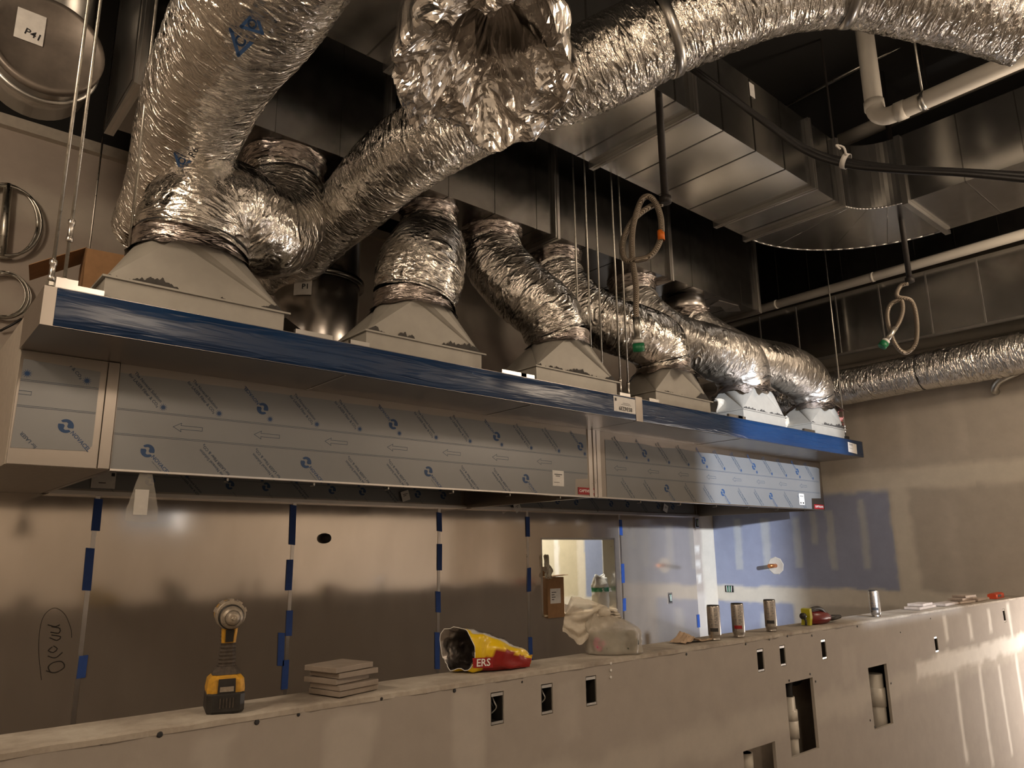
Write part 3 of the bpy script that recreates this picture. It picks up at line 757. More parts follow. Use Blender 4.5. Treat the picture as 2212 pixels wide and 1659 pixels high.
MB().box((0.402, yy, 2.284), (0.445, yy + 0.0004, 2.286)).box((0.402, yy, 2.270), (0.445, yy + 0.0004, 2.272)).box((0.4435, yy, 2.270), (0.445, yy + 0.0004, 2.286)).build('arrow_print', M['film_ink2'], cf)

# supply plenums with blue film
def plenum(x0, x1, label, bx0, bx1):
    t = empty('supply_plenum', (0, 0, 0), 0, label, 'plenum', 'supply plenums along the hood fronts')
    MB().box((x0, YP0, ZP0), (x1, YH - 0.0015, ZP1)).build('plenum_body', M['hood_steel'], t)
    n = int((bx1 - bx0) / 0.03); vs = []; fs = []
    zs = [(ZP1 + 0.0015, YP0 + 0.05), (ZP1 + 0.002, YP0 + 0.004), (ZP1 - 0.004, YP0 - 0.0022), (ZP1 - 0.05, YP0 - 0.0022), (ZP0 + 0.05, YP0 - 0.0022), (ZP0 + 0.003, YP0 - 0.0022), (ZP0 - 0.0018, YP0 + 0.004)]
    for i in range(n + 1):
        x = bx0 + (bx1 - bx0) * i / n
        for j, (z, y) in enumerate(zs):
            vs.append((x, y, z))
    for i in range(n):
        for j in range(len(zs) - 1):
            a = i * len(zs) + j
            fs.append((a, a + 1, a + len(zs) + 1, a + len(zs)))
    bf = MB().add(vs, fs, True).build('blue_film', M['blue_film'], t)
    for xs_ in np.arange(x0 + 1.2, x1 - 0.4, 1.15):
        MB().box((xs_, YP0 + 0.03, ZP0 - 0.0025), (xs_ + 0.008, YH - 0.012, ZP0)).build('seam', M['trim_steel'], t)
    return t
p1 = plenum(0.385, 3.628, 'long left supply plenum wrapped in blue film', 0.425, 3.605)
p2 = plenum(3.634, 6.80, 'right supply plenum wrapped in blue film, far half of the blue band', 3.672, 6.785)
MB().box((3.606, YP0 - 0.004, ZP0 - 0.003), (3.672, YP0 + 0.02, ZP1 + 0.012)).build('joint_cover', M['hood_steel'], p2)
lb = paper_label(p1, 3.50, 2.534, 0.205, 0.095, YP0 - 0.004, [(-0.9, -0.75, 0.35, 0.75), (-0.2, 0.5, 0.18, 0.23), (-0.35, 0.6, -0.02, 0.03)], 'sticker')
print_on('lettering', text_mesh('8536239', 0.036, 'CENTER', M['ink']), lb, (3.505, YP0 - 0.0056, 2.510), PI)
lb = paper_label(p2, 6.58, 2.517, 0.165, 0.088, YP0 - 0.004, [(-0.8, 0.1, 0.6, 0.7), (-0.8, 0.0, 0.4, 0.45), (-0.8, 0.1, -0.2, -0.15)], 'sticker', -0.05)
# little clips and upstands along the plenum top
for x, par in [(0.53, p1), (1.43, p1), (1.66, p1), (2.62, p1), (2.72, p1), (3.55, p1), (3.84, p2), (4.80, p2), (4.88, p2), (5.90, p2)]:
    wd = 0.05 if x not in (1.43, 2.62, 4.80, 5.90) else 0.09
    MB().box((x - wd, YP0 + 0.03, ZP1 + 0.002), (x + wd, YP0 + 0.05, ZP1 + 0.030)).box((x - wd, YP0 + 0.03, ZP1 + 0.002), (x + wd, YP0 + 0.12, ZP1 + 0.008)).build('hanger_bracket', M['galv_light'], par)
MB().box((0.42, YP0 + 0.02, ZP1 + 0.002), (0.49, YP0 + 0.09, ZP1 + 0.045)).build('hanger_bracket', M['galv_light'], p1)

# ================================================================== sheet-metal ducts
def duct_lines(par, pts, name='cross_seam'):
    for a, b in pts:
        MB().box(a, b).build(name, M['galv_light'], par)
def flange_frame(x, y0, y1, z0, z1, par, wdt=0.022, pr=0.028):
    mb = MB()
    mb.box((x - wdt, y0 - pr, z0 - pr), (x + wdt, y0, z1)).box((x - wdt, y0, z0 - pr), (x + wdt, y1 + pr, z0)).box((x - wdt, y1, z0), (x + wdt, y1 + pr, z1))
    o = mb.build('flange', M['galv_light'], par)
    MB().box((x - wdt * 0.35, y0 - pr - 0.006, z0 - pr - 0.006), (x + wdt * 0.35, y0 + 0.02, z1)).box((x - wdt * 0.35, y0 + 0.02, z0 - pr - 0.006), (x + wdt * 0.35, y1, z0 - pr)).build('cleat', M['trim_steel'], o)
    return o
# main duct with the collars of the six drops
mainT = empty('main_supply_duct', (0, 0, 0), 0, 'long dark rectangular duct above the hoods that feeds the six foil drops', 'duct')
MX = [0.66, 3.29, 4.54, 5.81]; MY0, MY1, MZ0, MZ1 = 3.30, 3.78, 3.73, 4.62
for i in range(3):
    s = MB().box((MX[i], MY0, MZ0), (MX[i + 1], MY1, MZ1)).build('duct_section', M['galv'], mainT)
    for x in np.arange(MX[i] + 0.3, MX[i + 1] - 0.12, 0.36):
        MB().box((x, MY0 - 0.003, MZ0), (x + 0.006, MY0, MZ1)).box((x, MY0 - 0.003, MZ0 - 0.003), (x + 0.006, MY1, MZ0)).build('cross_seam', M['galv'], s)
for x in (MX[1], MX[2], MX[3], 1.98): flange_frame(x, MY0, MY1, MZ0, MZ1, mainT)
flange_frame(MX[0] + 0.02, MY0, MY1, MZ0, MZ1, mainT)
MB().box((MX[0] - 0.004, MY0 + 0.02, MZ0 + 0.01), (MX[0] - 0.001, MY1 - 0.02, MZ1)).build('end_cap', M['galv_light'], mainT)
# upper duct with the elbow
ZN0, ZN1 = 4.11, 4.63
upT = empty('elbow_supply_duct', (0, 0, 0), 0, 'wide bright-bottomed rectangular duct that turns through a round elbow at the right', 'duct')
NY0, NY1 = 2.17, 2.94
def nsec(x0, x1):
    s = MB().box((x0, NY0, ZN0), (x1, NY1, ZN1)).build('duct_section', M['galv_up'], upT)
    for x in np.arange(x0 + 0.30, x1 - 0.1, 0.36):
        MB().box((x, NY0, ZN0 - 0.004), (x + 0.006, NY1, ZN0)).box((x, NY0 - 0.004, ZN0), (x + 0.006, NY0, ZN1)).build('cross_seam', M['galv'], s)
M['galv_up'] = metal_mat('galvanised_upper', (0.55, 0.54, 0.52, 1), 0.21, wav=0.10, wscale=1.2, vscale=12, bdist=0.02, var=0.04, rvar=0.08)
nsec(-1.2, 1.75); nsec(1.76, 3.30); nsec(3.31, 4.70); nsec(4.71, 5.11)
for x in (1.755, 3.305, 4.705, 5.115): flange_frame(x, NY0, NY1, ZN0, ZN1, upT)
ec = (5.12, 1.84); ri, ro = 0.33, 1.10
n = 20; vs = []; fs = []
for k in range(n + 1):
    a = PI / 2 * (1 - k / n); c, s_ = math.cos(a), math.sin(a)
    for r in (ri, ro):
        vs.append((ec[0] + r * c, ec[1] + r * s_, ZN0)); vs.append((ec[0] + r * c, ec[1] + r * s_, ZN1))
for k in range(n):
    a = k * 4; b = a + 4
    fs += [(a, a + 2, b + 2, b), (a + 1, b + 1, b + 3, a + 3), (a, b, b + 1, a + 1), (a + 2, a + 3, b + 3, b + 2)]
MB().add(vs, fs).build('elbow', M['galv_up'], upT)
def arc_strip(r, z0, z1, t):
    mb = MB(); pts = []
    for k in range(n + 1):
        a = PI / 2 * (1 - k / n); pts.append((ec[0] + r * math.cos(a), ec[1] + r * math.sin(a)))
    for k in range(n):
        (x0, y0), (x1, y1) = pts[k], pts[k + 1]
        mb.tube([(x0, y0, z0), (x1, y1, z0)], t, 4)
    return mb
arc_strip(ri, ZN0, ZN0, 0.007).build('elbow_edge', M['galv_light'], upT); arc_strip(ro, ZN0, ZN0, 0.007).build('elbow_edge', M['galv_light'], upT)
for k in (4, 10, 15):
    a = PI / 2 * (1 - k / n)
    MB().tube([(ec[0] + ri * math.cos(a), ec[1] + ri * math.sin(a), ZN0), (ec[0] + ro * math.cos(a), ec[1] + ro * math.sin(a), ZN0)], 0.003, 4).build('cross_seam', M['galv'], upT)
s = MB().box((ec[0] + ri, -1.58, ZN0), (ec[0] + ro, ec[1], ZN1)).build('duct_section', M['galv_up'], upT)
for y in np.arange(1.45, -1.5, -0.36):
    MB().box((ec[0] + ri, y, ZN0 - 0.004), (ec[0] + ro, y + 0.006, ZN0)).box((ec[0] + ri - 0.004, y, ZN0), (ec[0] + ri, y + 0.006, ZN1)).build('cross_seam', M['galv'], s)
MB().box((ec[0] + ri - 0.03, ec[1] - 0.02, ZN0 - 0.03), (ec[0] + ro + 0.03, ec[1] + 0.02, ZN0)).box((ec[0] + ri - 0.03, ec[1] - 0.02, ZN0), (ec[0] + ri, ec[1] + 0.02, ZN1)).build('flange', M['galv_light'], upT)
MB().box((3.96, NY0 - 0.0052, 4.50), (4.02, NY0 - 0.0042, 4.60)).build('paper_label', M['paper'], upT)
# ducts along the right wall
rt = empty('wall_duct', (0, 0, 0), 0, 'rectangular duct with upright seams running along the right wall above the foil tube', 'duct')
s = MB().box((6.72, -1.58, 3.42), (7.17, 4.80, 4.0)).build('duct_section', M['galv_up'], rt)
for y in np.arange(4.6, -1.0, -0.40):
    MB().box((6.713, y, 3.43), (6.72, y + 0.012, 3.985)).build('standing_seam', M['galv_light'], s)
MB().box((6.70, -1.58, 3.405), (6.73, 4.80, 3.425)).build('corner_angle', M['galv_light'], rt)
rt2 = empty('upper_wall_duct', (0, 0, 0), 0, 'dark rectangular duct high along the right wall, above the white pipe', 'duct')
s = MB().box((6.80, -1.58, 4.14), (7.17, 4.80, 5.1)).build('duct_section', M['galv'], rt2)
for y in np.arange(4.6, -1.0, -0.33):
    MB().box((6.793, y, 4.15), (6.80, y + 0.010, 5.1)).build('standing_seam', M['galv'], s)
# round duct at the upper left with its labelled cap
rd = empty('round_duct', (0.354, 3.55, 3.90), 0, 'round capped metal duct with a paper label at the upper left', 'duct')
MB().lathe([(0.215, 0.02), (0.215, 0.30)], (0, 0, 0), (0, 1, 0), 40).build('duct_body', M['galv_light'], rd)
MB().lathe([(0.20, 0.0), (0.20, 1.3)], (0, 0.25, 0.0), (0, 0, 1), 40).build('riser', M['galv_light'], rd)
MB().lathe([(0.0, 0.012), (0.20, 0.012), (0.205, 0.0), (0.228, 0.0), (0.228, 0.035), (0.216, 0.04)], (0, -0.012, 0), (0, 1, 0), 48, cap=False).build('end_cap', flat('cap_metal', (0.20, 0.17, 0.145, 1), 0.42, 0.35, 0.3, 7), rd)
MB().lathe([(0.216, 0.0), (0.232, 0.0), (0.232, 0.02), (0.216, 0.02)], (0, 0.09, 0), (0, 1, 0), 48, cap=False).build('clamp_ring', M['galv_light'], rd)
lb = MB().box((-0.13, -0.006, -0.02), (-0.02, -0.0045, 0.13)).build('paper_label', M['paper'], rd)
print_on('lettering', text_mesh('P41', 0.045, 'CENTER', M['ink']), lb, (-0.06, -0.0068, 0.02), -0.2)
# round exhaust riser on the hood
ex = empty('exhaust_riser', (2.0, 4.15, 2.602), 0, 'stainless round exhaust riser with a paper label behind the first two transitions', 'duct')
MB().lathe([(0.26, 0), (0.26, 0.72)], (0, 0, 0), (0, 0, 1), 48).build('lower_pipe', M['trim_steel'], ex)
MB().lathe([(0.262, 0.70), (0.29, 0.70), (0.29, 0.735), (0.262, 0.735)], (0, 0, 0), (0, 0, 1), 48, cap=False).build('ring_flange', M['galv'], ex)
MB().lathe([(0.26, 0.735), (0.26, 2.2)], (0, 0, 0), (0, 0, 1), 48).build('upper_pipe', M['galv'], ex)
a0 = math.atan2(-4.15, -2.0) - 0.55
mb = MB(); vs = []; fs = []
for k in range(7):
    a = a0 + k * 0.07
    vs += [(0.262 * math.cos(a), 0.262 * math.sin(a), 0.56), (0.262 * math.cos(a), 0.262 * math.sin(a), 0.66)]
for k in range(6): fs.append((2 * k, 2 * k + 2, 2 * k + 3, 2 * k + 1))
lb = mb.add(vs, fs).build('paper_label', M['paper'], ex)
am = a0 + 0.28
fac = Matrix.Rotation(am + PI / 2, 4, 'Z') @ Matrix.Rotation(PI / 2, 4, 'X')
print_on('lettering', text_mesh('P1', 0.045, 'CENTER', M['ink']), lb, (0.2645 * math.cos(am), 0.2645 * math.sin(am), 0.61), 0, fac)
MB().box((-0.6, -0.35, -0.002), (0.9, -0.30, 0.03)).build('curb_angle', M['galv_light'], ex)

# ================================================================== transitions on the plenums
TR = [(0.58, 1.29, 0.930, 0.225), (1.70, 2.40, 2.075, 0.205), (2.80, 3.49, 3.165, 0.185), (3.88, 4.50, 4.215, 0.185), (4.93, 5.54, 5.255, 0.20), (5.97, 6.57, 6.38, 0.18)]
TL = ['largest transition box, leftmost above the blue band', 'second transition box from the left, beside the exhaust riser', 'third transition box, brightest white front, left of the plenum joint',
      'fourth transition box, just right of the plenum joint', 'fifth transition box with meshed tape below its strap', 'last transition box with a tuft of pink insulation']
TY0, TY1, TZ0, TZ1, TZ2, TZ3 = 2.99, 3.335, 2.597, 2.682, 2.90, 2.985
for i, (x0, x1, xc, rc) in enumerate(TR):
    t = empty('duct_transition', (0, 0, 0), 0, TL[i], 'duct transition', 'transition boxes on the plenums')
    MB().box((x0, TY0, TZ0), (x1, TY1, TZ1)).build('skirt', M['galv_paint'], t)
    MB().box((x0 - 0.012, TY0 - 0.012, TZ1), (x1 + 0.025, TY1 + 0.01, TZ1 + 0.008)).build('base_flange', M['galv_paint'], t)
    yc = (TY0 + TY1) / 2; rcy = min(rc, 0.20)
    zb = TZ1 + 0.008; e_ = 0.004
    cor = [Vector((x0 + e_, TY0 + e_, zb)), Vector((x1 - e_, TY0 + e_, zb)), Vector((x1 - e_, TY1 - e_, zb)), Vector((x0 + e_, TY1 - e_, zb))]
    def circ_pt(a): return Vector((xc + rc * math.cos(a), yc + rcy * math.sin(a), TZ2))
    mb = MB(); H = 10
    for q in range(4):   # a flat face to each side of the base and a cone round each corner, as folded sheet
        am_ = -PI / 2 + q * PI / 2
        w_ = 0.55
        arc = [circ_pt(am_ - w_ + 2 * w_ * k / H) for k in range(H + 1)]
        mb.add([cor[q], cor[(q + 1) % 4]] + arc, [tuple([0, 1] + [2 + k for k in range(H, -1, -1)])])
        arc = [circ_pt(am_ + w_ + (PI / 2 - 2 * w_) * k / H) for k in range(H + 1)]
        mb.add([cor[(q + 1) % 4]] + arc, [(0, 2 + k, 1 + k) for k in range(H)], True)
    mb.build('cone', M['galv_paint'], t)
    # wrinkled foil-taped collar
    vs = []; fs = []; at_ = []; seg = 72; rows = 12
    for j in range(rows + 1):
        h = j / rows
        for k in range(seg):
            a = 2 * PI * k / seg; wv = mnoise.noise(Vector((math.cos(a) * 6, math.sin(a) * 6, h * 4 + i * 9))) * 0.006
            drop = (0.03 if i < 3 else 0.085) * (0.6 + 0.8 * mnoise.noise(Vector((math.cos(a) * 3, math.sin(a) * 3, i * 5.0)))) if j == 0 else 0
            rr = 1.0 + (0.03 + wv / rc + (drop * 1.25 / rc if j == 0 else 0))
            z = TZ2 - drop + (TZ3 - TZ2) * h
            vs.append((xc + rc * rr * math.cos(a), yc + rcy * rr * math.sin(a), z)); at_.append((rc * math.cos(a), rc * math.sin(a), z))
    for j in range(rows):
        for k in range(seg):
            k2 = (k + 1) % seg; fs.append((j * seg + k, j * seg + k2, (j + 1) * seg + k2, (j + 1) * seg + k))
    MB().add(vs, fs, True, at_).build('taped_collar', M['foil_tape'], t, attr=True)
    # sealant smeared along the foot of the cone
    vs = []; fs = []; q = 150
    fu = circ_pt(-PI / 2) - Vector((xc, TY0 + e_, zb)); fn_ = Vector((0, -fu.z, fu.y)).normalized() * 0.003
    for k in range(q + 1):
        x = x0 + 0.01 + (x1 - x0 - 0.02) * k / q
        lim = min((x - x0) / max(0.05, xc - rc * 0.5 - x0), (x1 - x) / max(0.05, x1 - xc - rc * 0.5), 1.0)
        hgt = 0.055 + 0.20 * mnoise.noise(Vector((x * 7, i * 7.3, 0.5))) + 0.13 * max(0, mnoise.noise(Vector((x * 34, i * 3.1, 2.2)))) + 0.06 * mnoise.noise(Vector((x * 90, i * 3.1, 4.2)))
        hgt = max(0.004, min(hgt, 0.30, lim * 0.8)); p0 = Vector((x, TY0 + e_, zb))
        vs += [p0 + fn_, p0 + Vector((0, fu.y, fu.z)) * hgt + fn_]
    for k in range(q): fs.append((2 * k, 2 * k + 2, 2 * k + 3, 2 * k + 1))
    MB().add(vs, fs).build('sealant_smear', M['sealant'], t)
    if i == 5:
        vs, fs = [], []
        mb = MB()
        for k in range(14):
            p = Vector((6.56 + random.uniform(-0.03, 0.05), 3.03 + random.uniform(-0.03, 0.03), 2.80 + random.uniform(-0.09, 0.09)))
            mb.lathe([(0.002, -0.02), (random.uniform(0.012, 0.026), 0), (0.002, 0.025)], p, (random.uniform(-1, 1), random.uniform(-1, 1), random.uniform(-1, 1)), 7)
        mb.build('insulation_tuft', M['pink'], t)
    if i == 1:
        fac = Matrix.Rotation(PI / 2, 4, 'X')
        p = Vector((2.27, TY0 + 0.045, 2.765))
        print_on('paper_label', mesh2d('paper_label', [rect(-0.03, -0.045, 0.03, 0.045)], M['paper']), t, p, -0.3, Matrix.Rotation(math.radians(58), 4, 'X'))

# ================================================================== foil flexible ducts
def flex(name, pts, rad, mat, label, group=None, seg=80, step=0.012, seed=0, amp=0.010, rib=0.0035, straps=(), ties=(), pinch=()):
    """pts: control points; rad: radii at them; straps: arc lengths (m) of black draw-bands"""
    t = empty(name, (0, 0, 0), 0, label, 'flexible duct', group)
    P = spline(pts, step)
    ctrl = [0.0]
    cum = [0.0]
    for i in range(1, len(P)): cum.append(cum[-1] + (P[i] - P[i - 1]).length)
    cp = [0.0]
    idx = 0
    # arc length at control points
    for q in pts[1:]:
        q = Vector(q); best = min(range(idx, len(P)), key=lambda k: (P[k] - q).length_squared); cp.append(cum[best]); idx = best
    R_ = np.interp(cum, cp, rad)
    fr = frames(P); vs = []; at_ = []
    for (p, tt, u, v), s, r in zip(fr, cum, R_):
        squeeze = 1.0
        for sb in straps: squeeze -= 0.07 * math.exp(-((s - sb) / 0.012) ** 2)
        for sb, w_, d_ in pinch: squeeze -= d_ * math.exp(-((s - sb) / w_) ** 2)
        for k in range(seg):
            a = 2 * PI * k / seg; c, sn = math.cos(a), math.sin(a)
            q = Vector((c * 1.3, sn * 1.3, s * 2.2 + seed * 11))
            d = mnoise.noise(q) * amp * 1.4
            sw = s + 0.05 * mnoise.noise(Vector((c * 1.7 + 5, sn * 1.7, s * 5 + seed))) + 0.03 * mnoise.noise(Vector((c * 4 + 2, sn * 4, s * 13 + seed)))
            wr = 1 - abs(mnoise.noise(Vector((c * r * 13 + seed, sn * r * 13, sw * 24)))) * 2.2
            d += wr * amp * 0.5
            wr = 1 - abs(mnoise.noise(Vector((c * r * 30 + seed, sn * r * 30, sw * 52 + 5)))) * 2.2
            d += wr * amp * 0.22
            d += math.sin((s / 0.048 + k / seg) * 2 * PI) * rib * 0.25
            rr = (r + d) * squeeze
            vs.append(p + (u * c + v * sn) * rr); at_.append((r * c, r * sn, s + seed * 3.7))
    nP = len(P); fs = []
    for j in range(nP - 1):
        for k in range(seg):
            k2 = (k + 1) % seg; fs.append((j * seg + k, j * seg + k2, (j + 1) * seg + k2, (j + 1) * seg + k))
    MB().add(vs, fs, True, at_).build('foil_jacket', mat, t, attr=True)
    def ring(s, r_add, h, mt, nm):
        j = min(range(nP), key=lambda k: abs(cum[k] - s)); p, tt, u, v = fr[j]
        r = R_[j] * (0.93 if s in straps else 1.0) + r_add
        MB().lathe([(r - 0.012, -h), (r, -h), (r + 0.002, 0), (r, h), (r - 0.012, h)], p, tt, 56, cap=False).build(nm, mt, t)
    for s in straps: ring(s, 0.007, 0.006, M['black_rubber'], 'draw_band')
    for s in ties: ring(s, 0.009, 0.022, M['galv_light'], 'hanger_strap')
    return t
def taped_neck(par, xc, yc, z0, z1, r, i):
    vs = []; fs = []; at_ = []; seg = 64; rows = 14
    for j in range(rows + 1):
        h = j / rows
        for k in range(seg):
            a = 2 * PI * k / seg; wv = mnoise.noise(Vector((math.cos(a) * 5, math.sin(a) * 5, h * 5 + i * 4))) * 0.012
            rr = r * (1.0 + 0.10 * h * h * h) + wv
            vs.append((xc + rr * math.cos(a), yc + rr * math.sin(a), z0 + (z1 - z0) * h)); at_.append((r * math.cos(a), r * math.sin(a), z0 + (z1 - z0) * h + i))
    for j in range(rows):
        for k in range(seg):
            k2 = (k + 1) % seg; fs.append((j * seg + k, j * seg + k2, (j + 1) * seg + k2, (j + 1) * seg + k))
    MB().add(vs, fs, True, at_).build('taped_collar', M['foil_tape'], par, attr=True)
CM = [(1.48, 0.20), (2.42, 0.17), (2.93, 0.19), (3.52, 0.18), (4.37, 0.18), (5.03, 0.18)]
YC = 3.54
for i, (x, r) in enumerate(CM):
    if i == 5:
        MB().lathe([(r - 0.004, 0), (r - 0.004, 0.16)], (x, YC, MZ0), (0.12, -0.1, -1), 48).build('bare_collar', M['trim_steel'], mainT)
        taped_neck(mainT, x + 0.02, YC - 0.02, MZ0 - 0.20, MZ0 - 0.12, r, i)
    else: taped_neck(mainT, x, YC, MZ0 - 0.14, MZ0, r, i)
g = 'foil drops from the main duct to the plenums'
TYC = (TY0 + TY1) / 2
def drop(i, mids, rads, mat, label, seed, amp=0.011):
    (x0, x1, xc, rc) = TR[i]; cx_, cr = CM[i]
    zt = MZ0 - 0.12 if i < 5 else MZ0 - 0.19
    pts = [(cx_, YC, zt)] + mids + [(xc, TYC, TZ3 - 0.035)]
    rr = [cr + 0.006] + rads + [rc + 0.012]
    L = sum((Vector(pts[k + 1]) - Vector(pts[k])).length for k in range(len(pts) - 1))
    P = spline(pts, 0.012); L = sum((P[k + 1] - P[k]).length for k in range(len(P) - 1))
    return flex('flexible_duct', pts, rr, mat, label, g, straps=(0.035, L - 0.03), seed=seed, amp=amp)
drop(0, [(1.47, 3.50, 3.46), (1.40, 3.38, 3.26), (1.25, 3.24, 3.15), (1.06, 3.165, 3.18), (0.955, 3.16, 3.10)], [0.215, 0.22, 0.225, 0.225, 0.235], M['foil'], 'plump foil duct bending in an S onto the largest, leftmost transition', 1)
drop(1, [(2.37, 3.46, 3.46), (2.22, 3.27, 3.30), (2.12, 3.17, 3.14)], [0.18, 0.225, 0.235], M['foil'], 'short bulging foil duct dropping to the second transition, under the long diagonal tube', 2)
drop(2, [(2.92, 3.47, 3.46), (2.98, 3.33, 3.28), (3.10, 3.20, 3.12)], [0.20, 0.205, 0.20], M['foil'], 'foil duct leaning right onto the third, brightest transition', 3)
drop(3, [(3.54, 3.47, 3.46), (3.68, 3.32, 3.24), (3.95, 3.19, 3.14), (4.15, 3.165, 3.09)], [0.18, 0.18, 0.20, 0.205], M['foil'], 'foil duct swinging right behind the hanging rods onto the fourth transition', 4)
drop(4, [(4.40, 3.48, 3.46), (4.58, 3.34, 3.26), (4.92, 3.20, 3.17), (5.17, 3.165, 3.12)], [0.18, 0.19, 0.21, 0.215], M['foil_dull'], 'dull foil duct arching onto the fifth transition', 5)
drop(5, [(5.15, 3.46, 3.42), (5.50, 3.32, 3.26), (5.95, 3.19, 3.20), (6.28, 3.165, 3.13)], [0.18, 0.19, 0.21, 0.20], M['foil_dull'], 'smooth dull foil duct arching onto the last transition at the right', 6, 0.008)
# long tubes
F1 = [at(600, 592, 4.65), at(720, 482, 4.15), at(880, 330, 3.66), at(1060, 235, 3.6), at(1245, 160, 3.45), at(1450, 65, 3.4), at(1650, -15, 3.35), at(1850, -42, 3.3), at(2050, -5, 3.25), at(2230, 45, 3.2)]
f1t = flex('flexible_duct', F1, [0.16, 0.165, 0.19, 0.195, 0.195, 0.195, 0.195, 0.19, 0.19, 0.19], M['foil_big'], 'long foil duct rising diagonally from behind and arching across the top right', 'long foil ducts', seed=7, amp=0.012, rib=0.003, ties=(2.80, 3.65), pinch=((2.80, 0.05, 0.06), (3.65, 0.05, 0.06), (0.55, 0.03, 0.04)))
F2 = [at(330, 500, 3.75), at(370, 415, 3.55), at(405, 300, 3.3), at(450, 180, 3.0), at(555, 0, 2.5), at(655, -160, 2.3), at(820, -400, 2.1)]
f2t = flex('flexible_duct', F2, [0.18, 0.19, 0.212, 0.212, 0.22, 0.22, 0.22], M['foil_big'], 'thick foil duct coming down at the top left, printed with blue marks', 'long foil ducts', seed=8, amp=0.012, rib=0.003)
# printed marks on the thick tube
def mark_on_tube(parent, p, size, kind, rot):
    p = Vector(p); d = (EYE - p).normalized(); q = d.to_track_quat('Z', 'Y')
    fac = q.to_matrix().to_4x4()
    if kind == 'tri':
        a = [(0, size), (-size * 0.9, -size * 0.6), (size * 0.9, -size * 0.6)]
        me = join2d(outline(a, size * 0.28) + outline(disc(0, 0, size * 0.34, 14), size * 0.16), M['film_ink'], 'triangle_print')
        return print_on('triangle_print', me, parent, p, rot, fac)
    return print_on('lettering', text_mesh(kind, size, 'CENTER', M['ink']), parent, p, rot, fac)
from mathutils.bvhtree import BVHTree
_jk = f2t.children[0].data
_bvh = BVHTree.FromPolygons([v.co for v in _jk.vertices], [tuple(p.vertices) for p in _jk.polygons])
def surf(px, py):
    d = (at(px, py, 1.0) - EYE).normalized(); hit = _bvh.ray_cast(EYE, d)[0]
    return (hit if hit else at(px, py, 2.6)) - d * 0.012
mark_on_tube(f2t, surf(520, 88), 0.040, 'tri', 0.9); mark_on_tube(f2t, surf(393, 347), 0.036, 'tri', 0.9)
mark_on_tube(f2t, surf(421, 325), 0.038, 'R60', 1.2); mark_on_tube(f2t, surf(545, 52), 0.034, 'tri', 2.0)
G = [(6.98, 3.75, 3.16), (6.97, 3.2, 3.16), (6.96, 2.6, 3.17), (6.97, 1.9, 3.18), (6.97, 1.2, 3.20), (6.97, 0.2, 3.22)]
gt = flex('flexible_duct', G, [0.165] * 6, M['foil_big'], 'horizontal foil duct running along the right wall below the rectangular duct', 'long foil ducts', seed=9, amp=0.009, straps=(1.33,))
# crumpled open end of a hanging duct, nearest the camera
c0 = at(1052, 128, 2.30); c1 = at(1000, -190, 2.85)
ax = (c0 - c1).normalized(); side = ax.cross(Vector((0, 0, 1))).normalized(); upv = side.cross(ax).normalized()
ct = empty('flexible_duct', (0, 0, 0), 0, 'crumpled foil duct end, folded shut, hanging at the top centre nearest the camera', 'flexible duct', 'long foil ducts')
seg, vs, fs, at_ = 150, [], [], []
prof = [(0.235, -0.75), (0.24, -0.6), (0.24, -0.45), (0.245, -0.32), (0.25, -0.24), (0.255, -0.17), (0.262, -0.10), (0.268, -0.05), (0.272, -0.015), (0.268, 0.012), (0.250, 0.028), (0.225, 0.022), (0.20, 0.005), (0.175, -0.012), (0.15, -0.03), (0.125, -0.055), (0.10, -0.09), (0.075, -0.14), (0.055, -0.20), (0.035, -0.26), (0.01, -0.30)]
# refine profile
pp = []
for k in range(len(prof) - 1):
    m_ = 6 if k < 7 else 4
    for q in range(m_):
        t_ = q / m_; pp.append((prof[k][0] * (1 - t_) + prof[k + 1][0] * t_, prof[k][1] * (1 - t_) + prof[k + 1][1] * t_))
pp.append(prof[-1])
for j, (r, h) in enumerate(pp):
    face = max(0.0, min(1.0, (h + 0.10) / 0.08)) if r > 0.2 else 1.0
    for k in range(seg):
        a = 2 * PI * k / seg; c, s_ = math.cos(a), math.sin(a)
        off = Vector((-0.055, 0.06)) * (1 - min(1, r / 0.26)) ** 1.0
        rr = r * 1.06 * (1 + face * 0.12 * mnoise.noise(Vector((c * 1.4, s_ * 1.4, 1.0))) + face * 0.04 * mnoise.noise(Vector((c * 4.0, s_ * 4.0, 2.0))))
        X2, Y2_ = rr * c + off.x, rr * s_ + off.y
        wx = 0.05 * mnoise.noise(Vector((X2 * 6, Y2_ * 6, 1.5))); wy = 0.05 * mnoise.noise(Vector((X2 * 6, Y2_ * 6, 8.5)))
        fold = (1 - abs(mnoise.noise(Vector(((X2 + wx) * 5.5, (Y2_ + wy) * 5.5, 3.0)))) * 3.0)
        fold2 = (1 - abs(mnoise.noise(Vector(((X2 - wy) * 12, (Y2_ + wx) * 12, 7.0)))) * 3.0)
        fold3 = (1 - abs(mnoise.noise(Vector((X2 * 27, Y2_ * 27, h * 8)))) * 3.0)
        pl_ = (1 - abs(mnoise.noise(Vector((c * 1.9, s_ * 1.9, 3.0 + r * 3)))) * 3.0)
        fw = face * min(1, r / 0.08)
        hh = h + fw * (fold * 0.048 + fold2 * 0.022 + pl_ * 0.02) + fold3 * 0.008 * fw
        x_, y_ = X2 + fw * 0.018 * fold2, Y2_ - fw * 0.018 * fold
        if face < 1: rr2 = mnoise.noise(Vector((c * 3, s_ * 3, h * 18))) * 0.008; x_ += rr2 * c; y_ += rr2 * s_
        vs.append(c0 + side * x_ + upv * y_ + ax * hh); at_.append((r * c * 1.3, r * s_ * 1.3, h * 0.6))
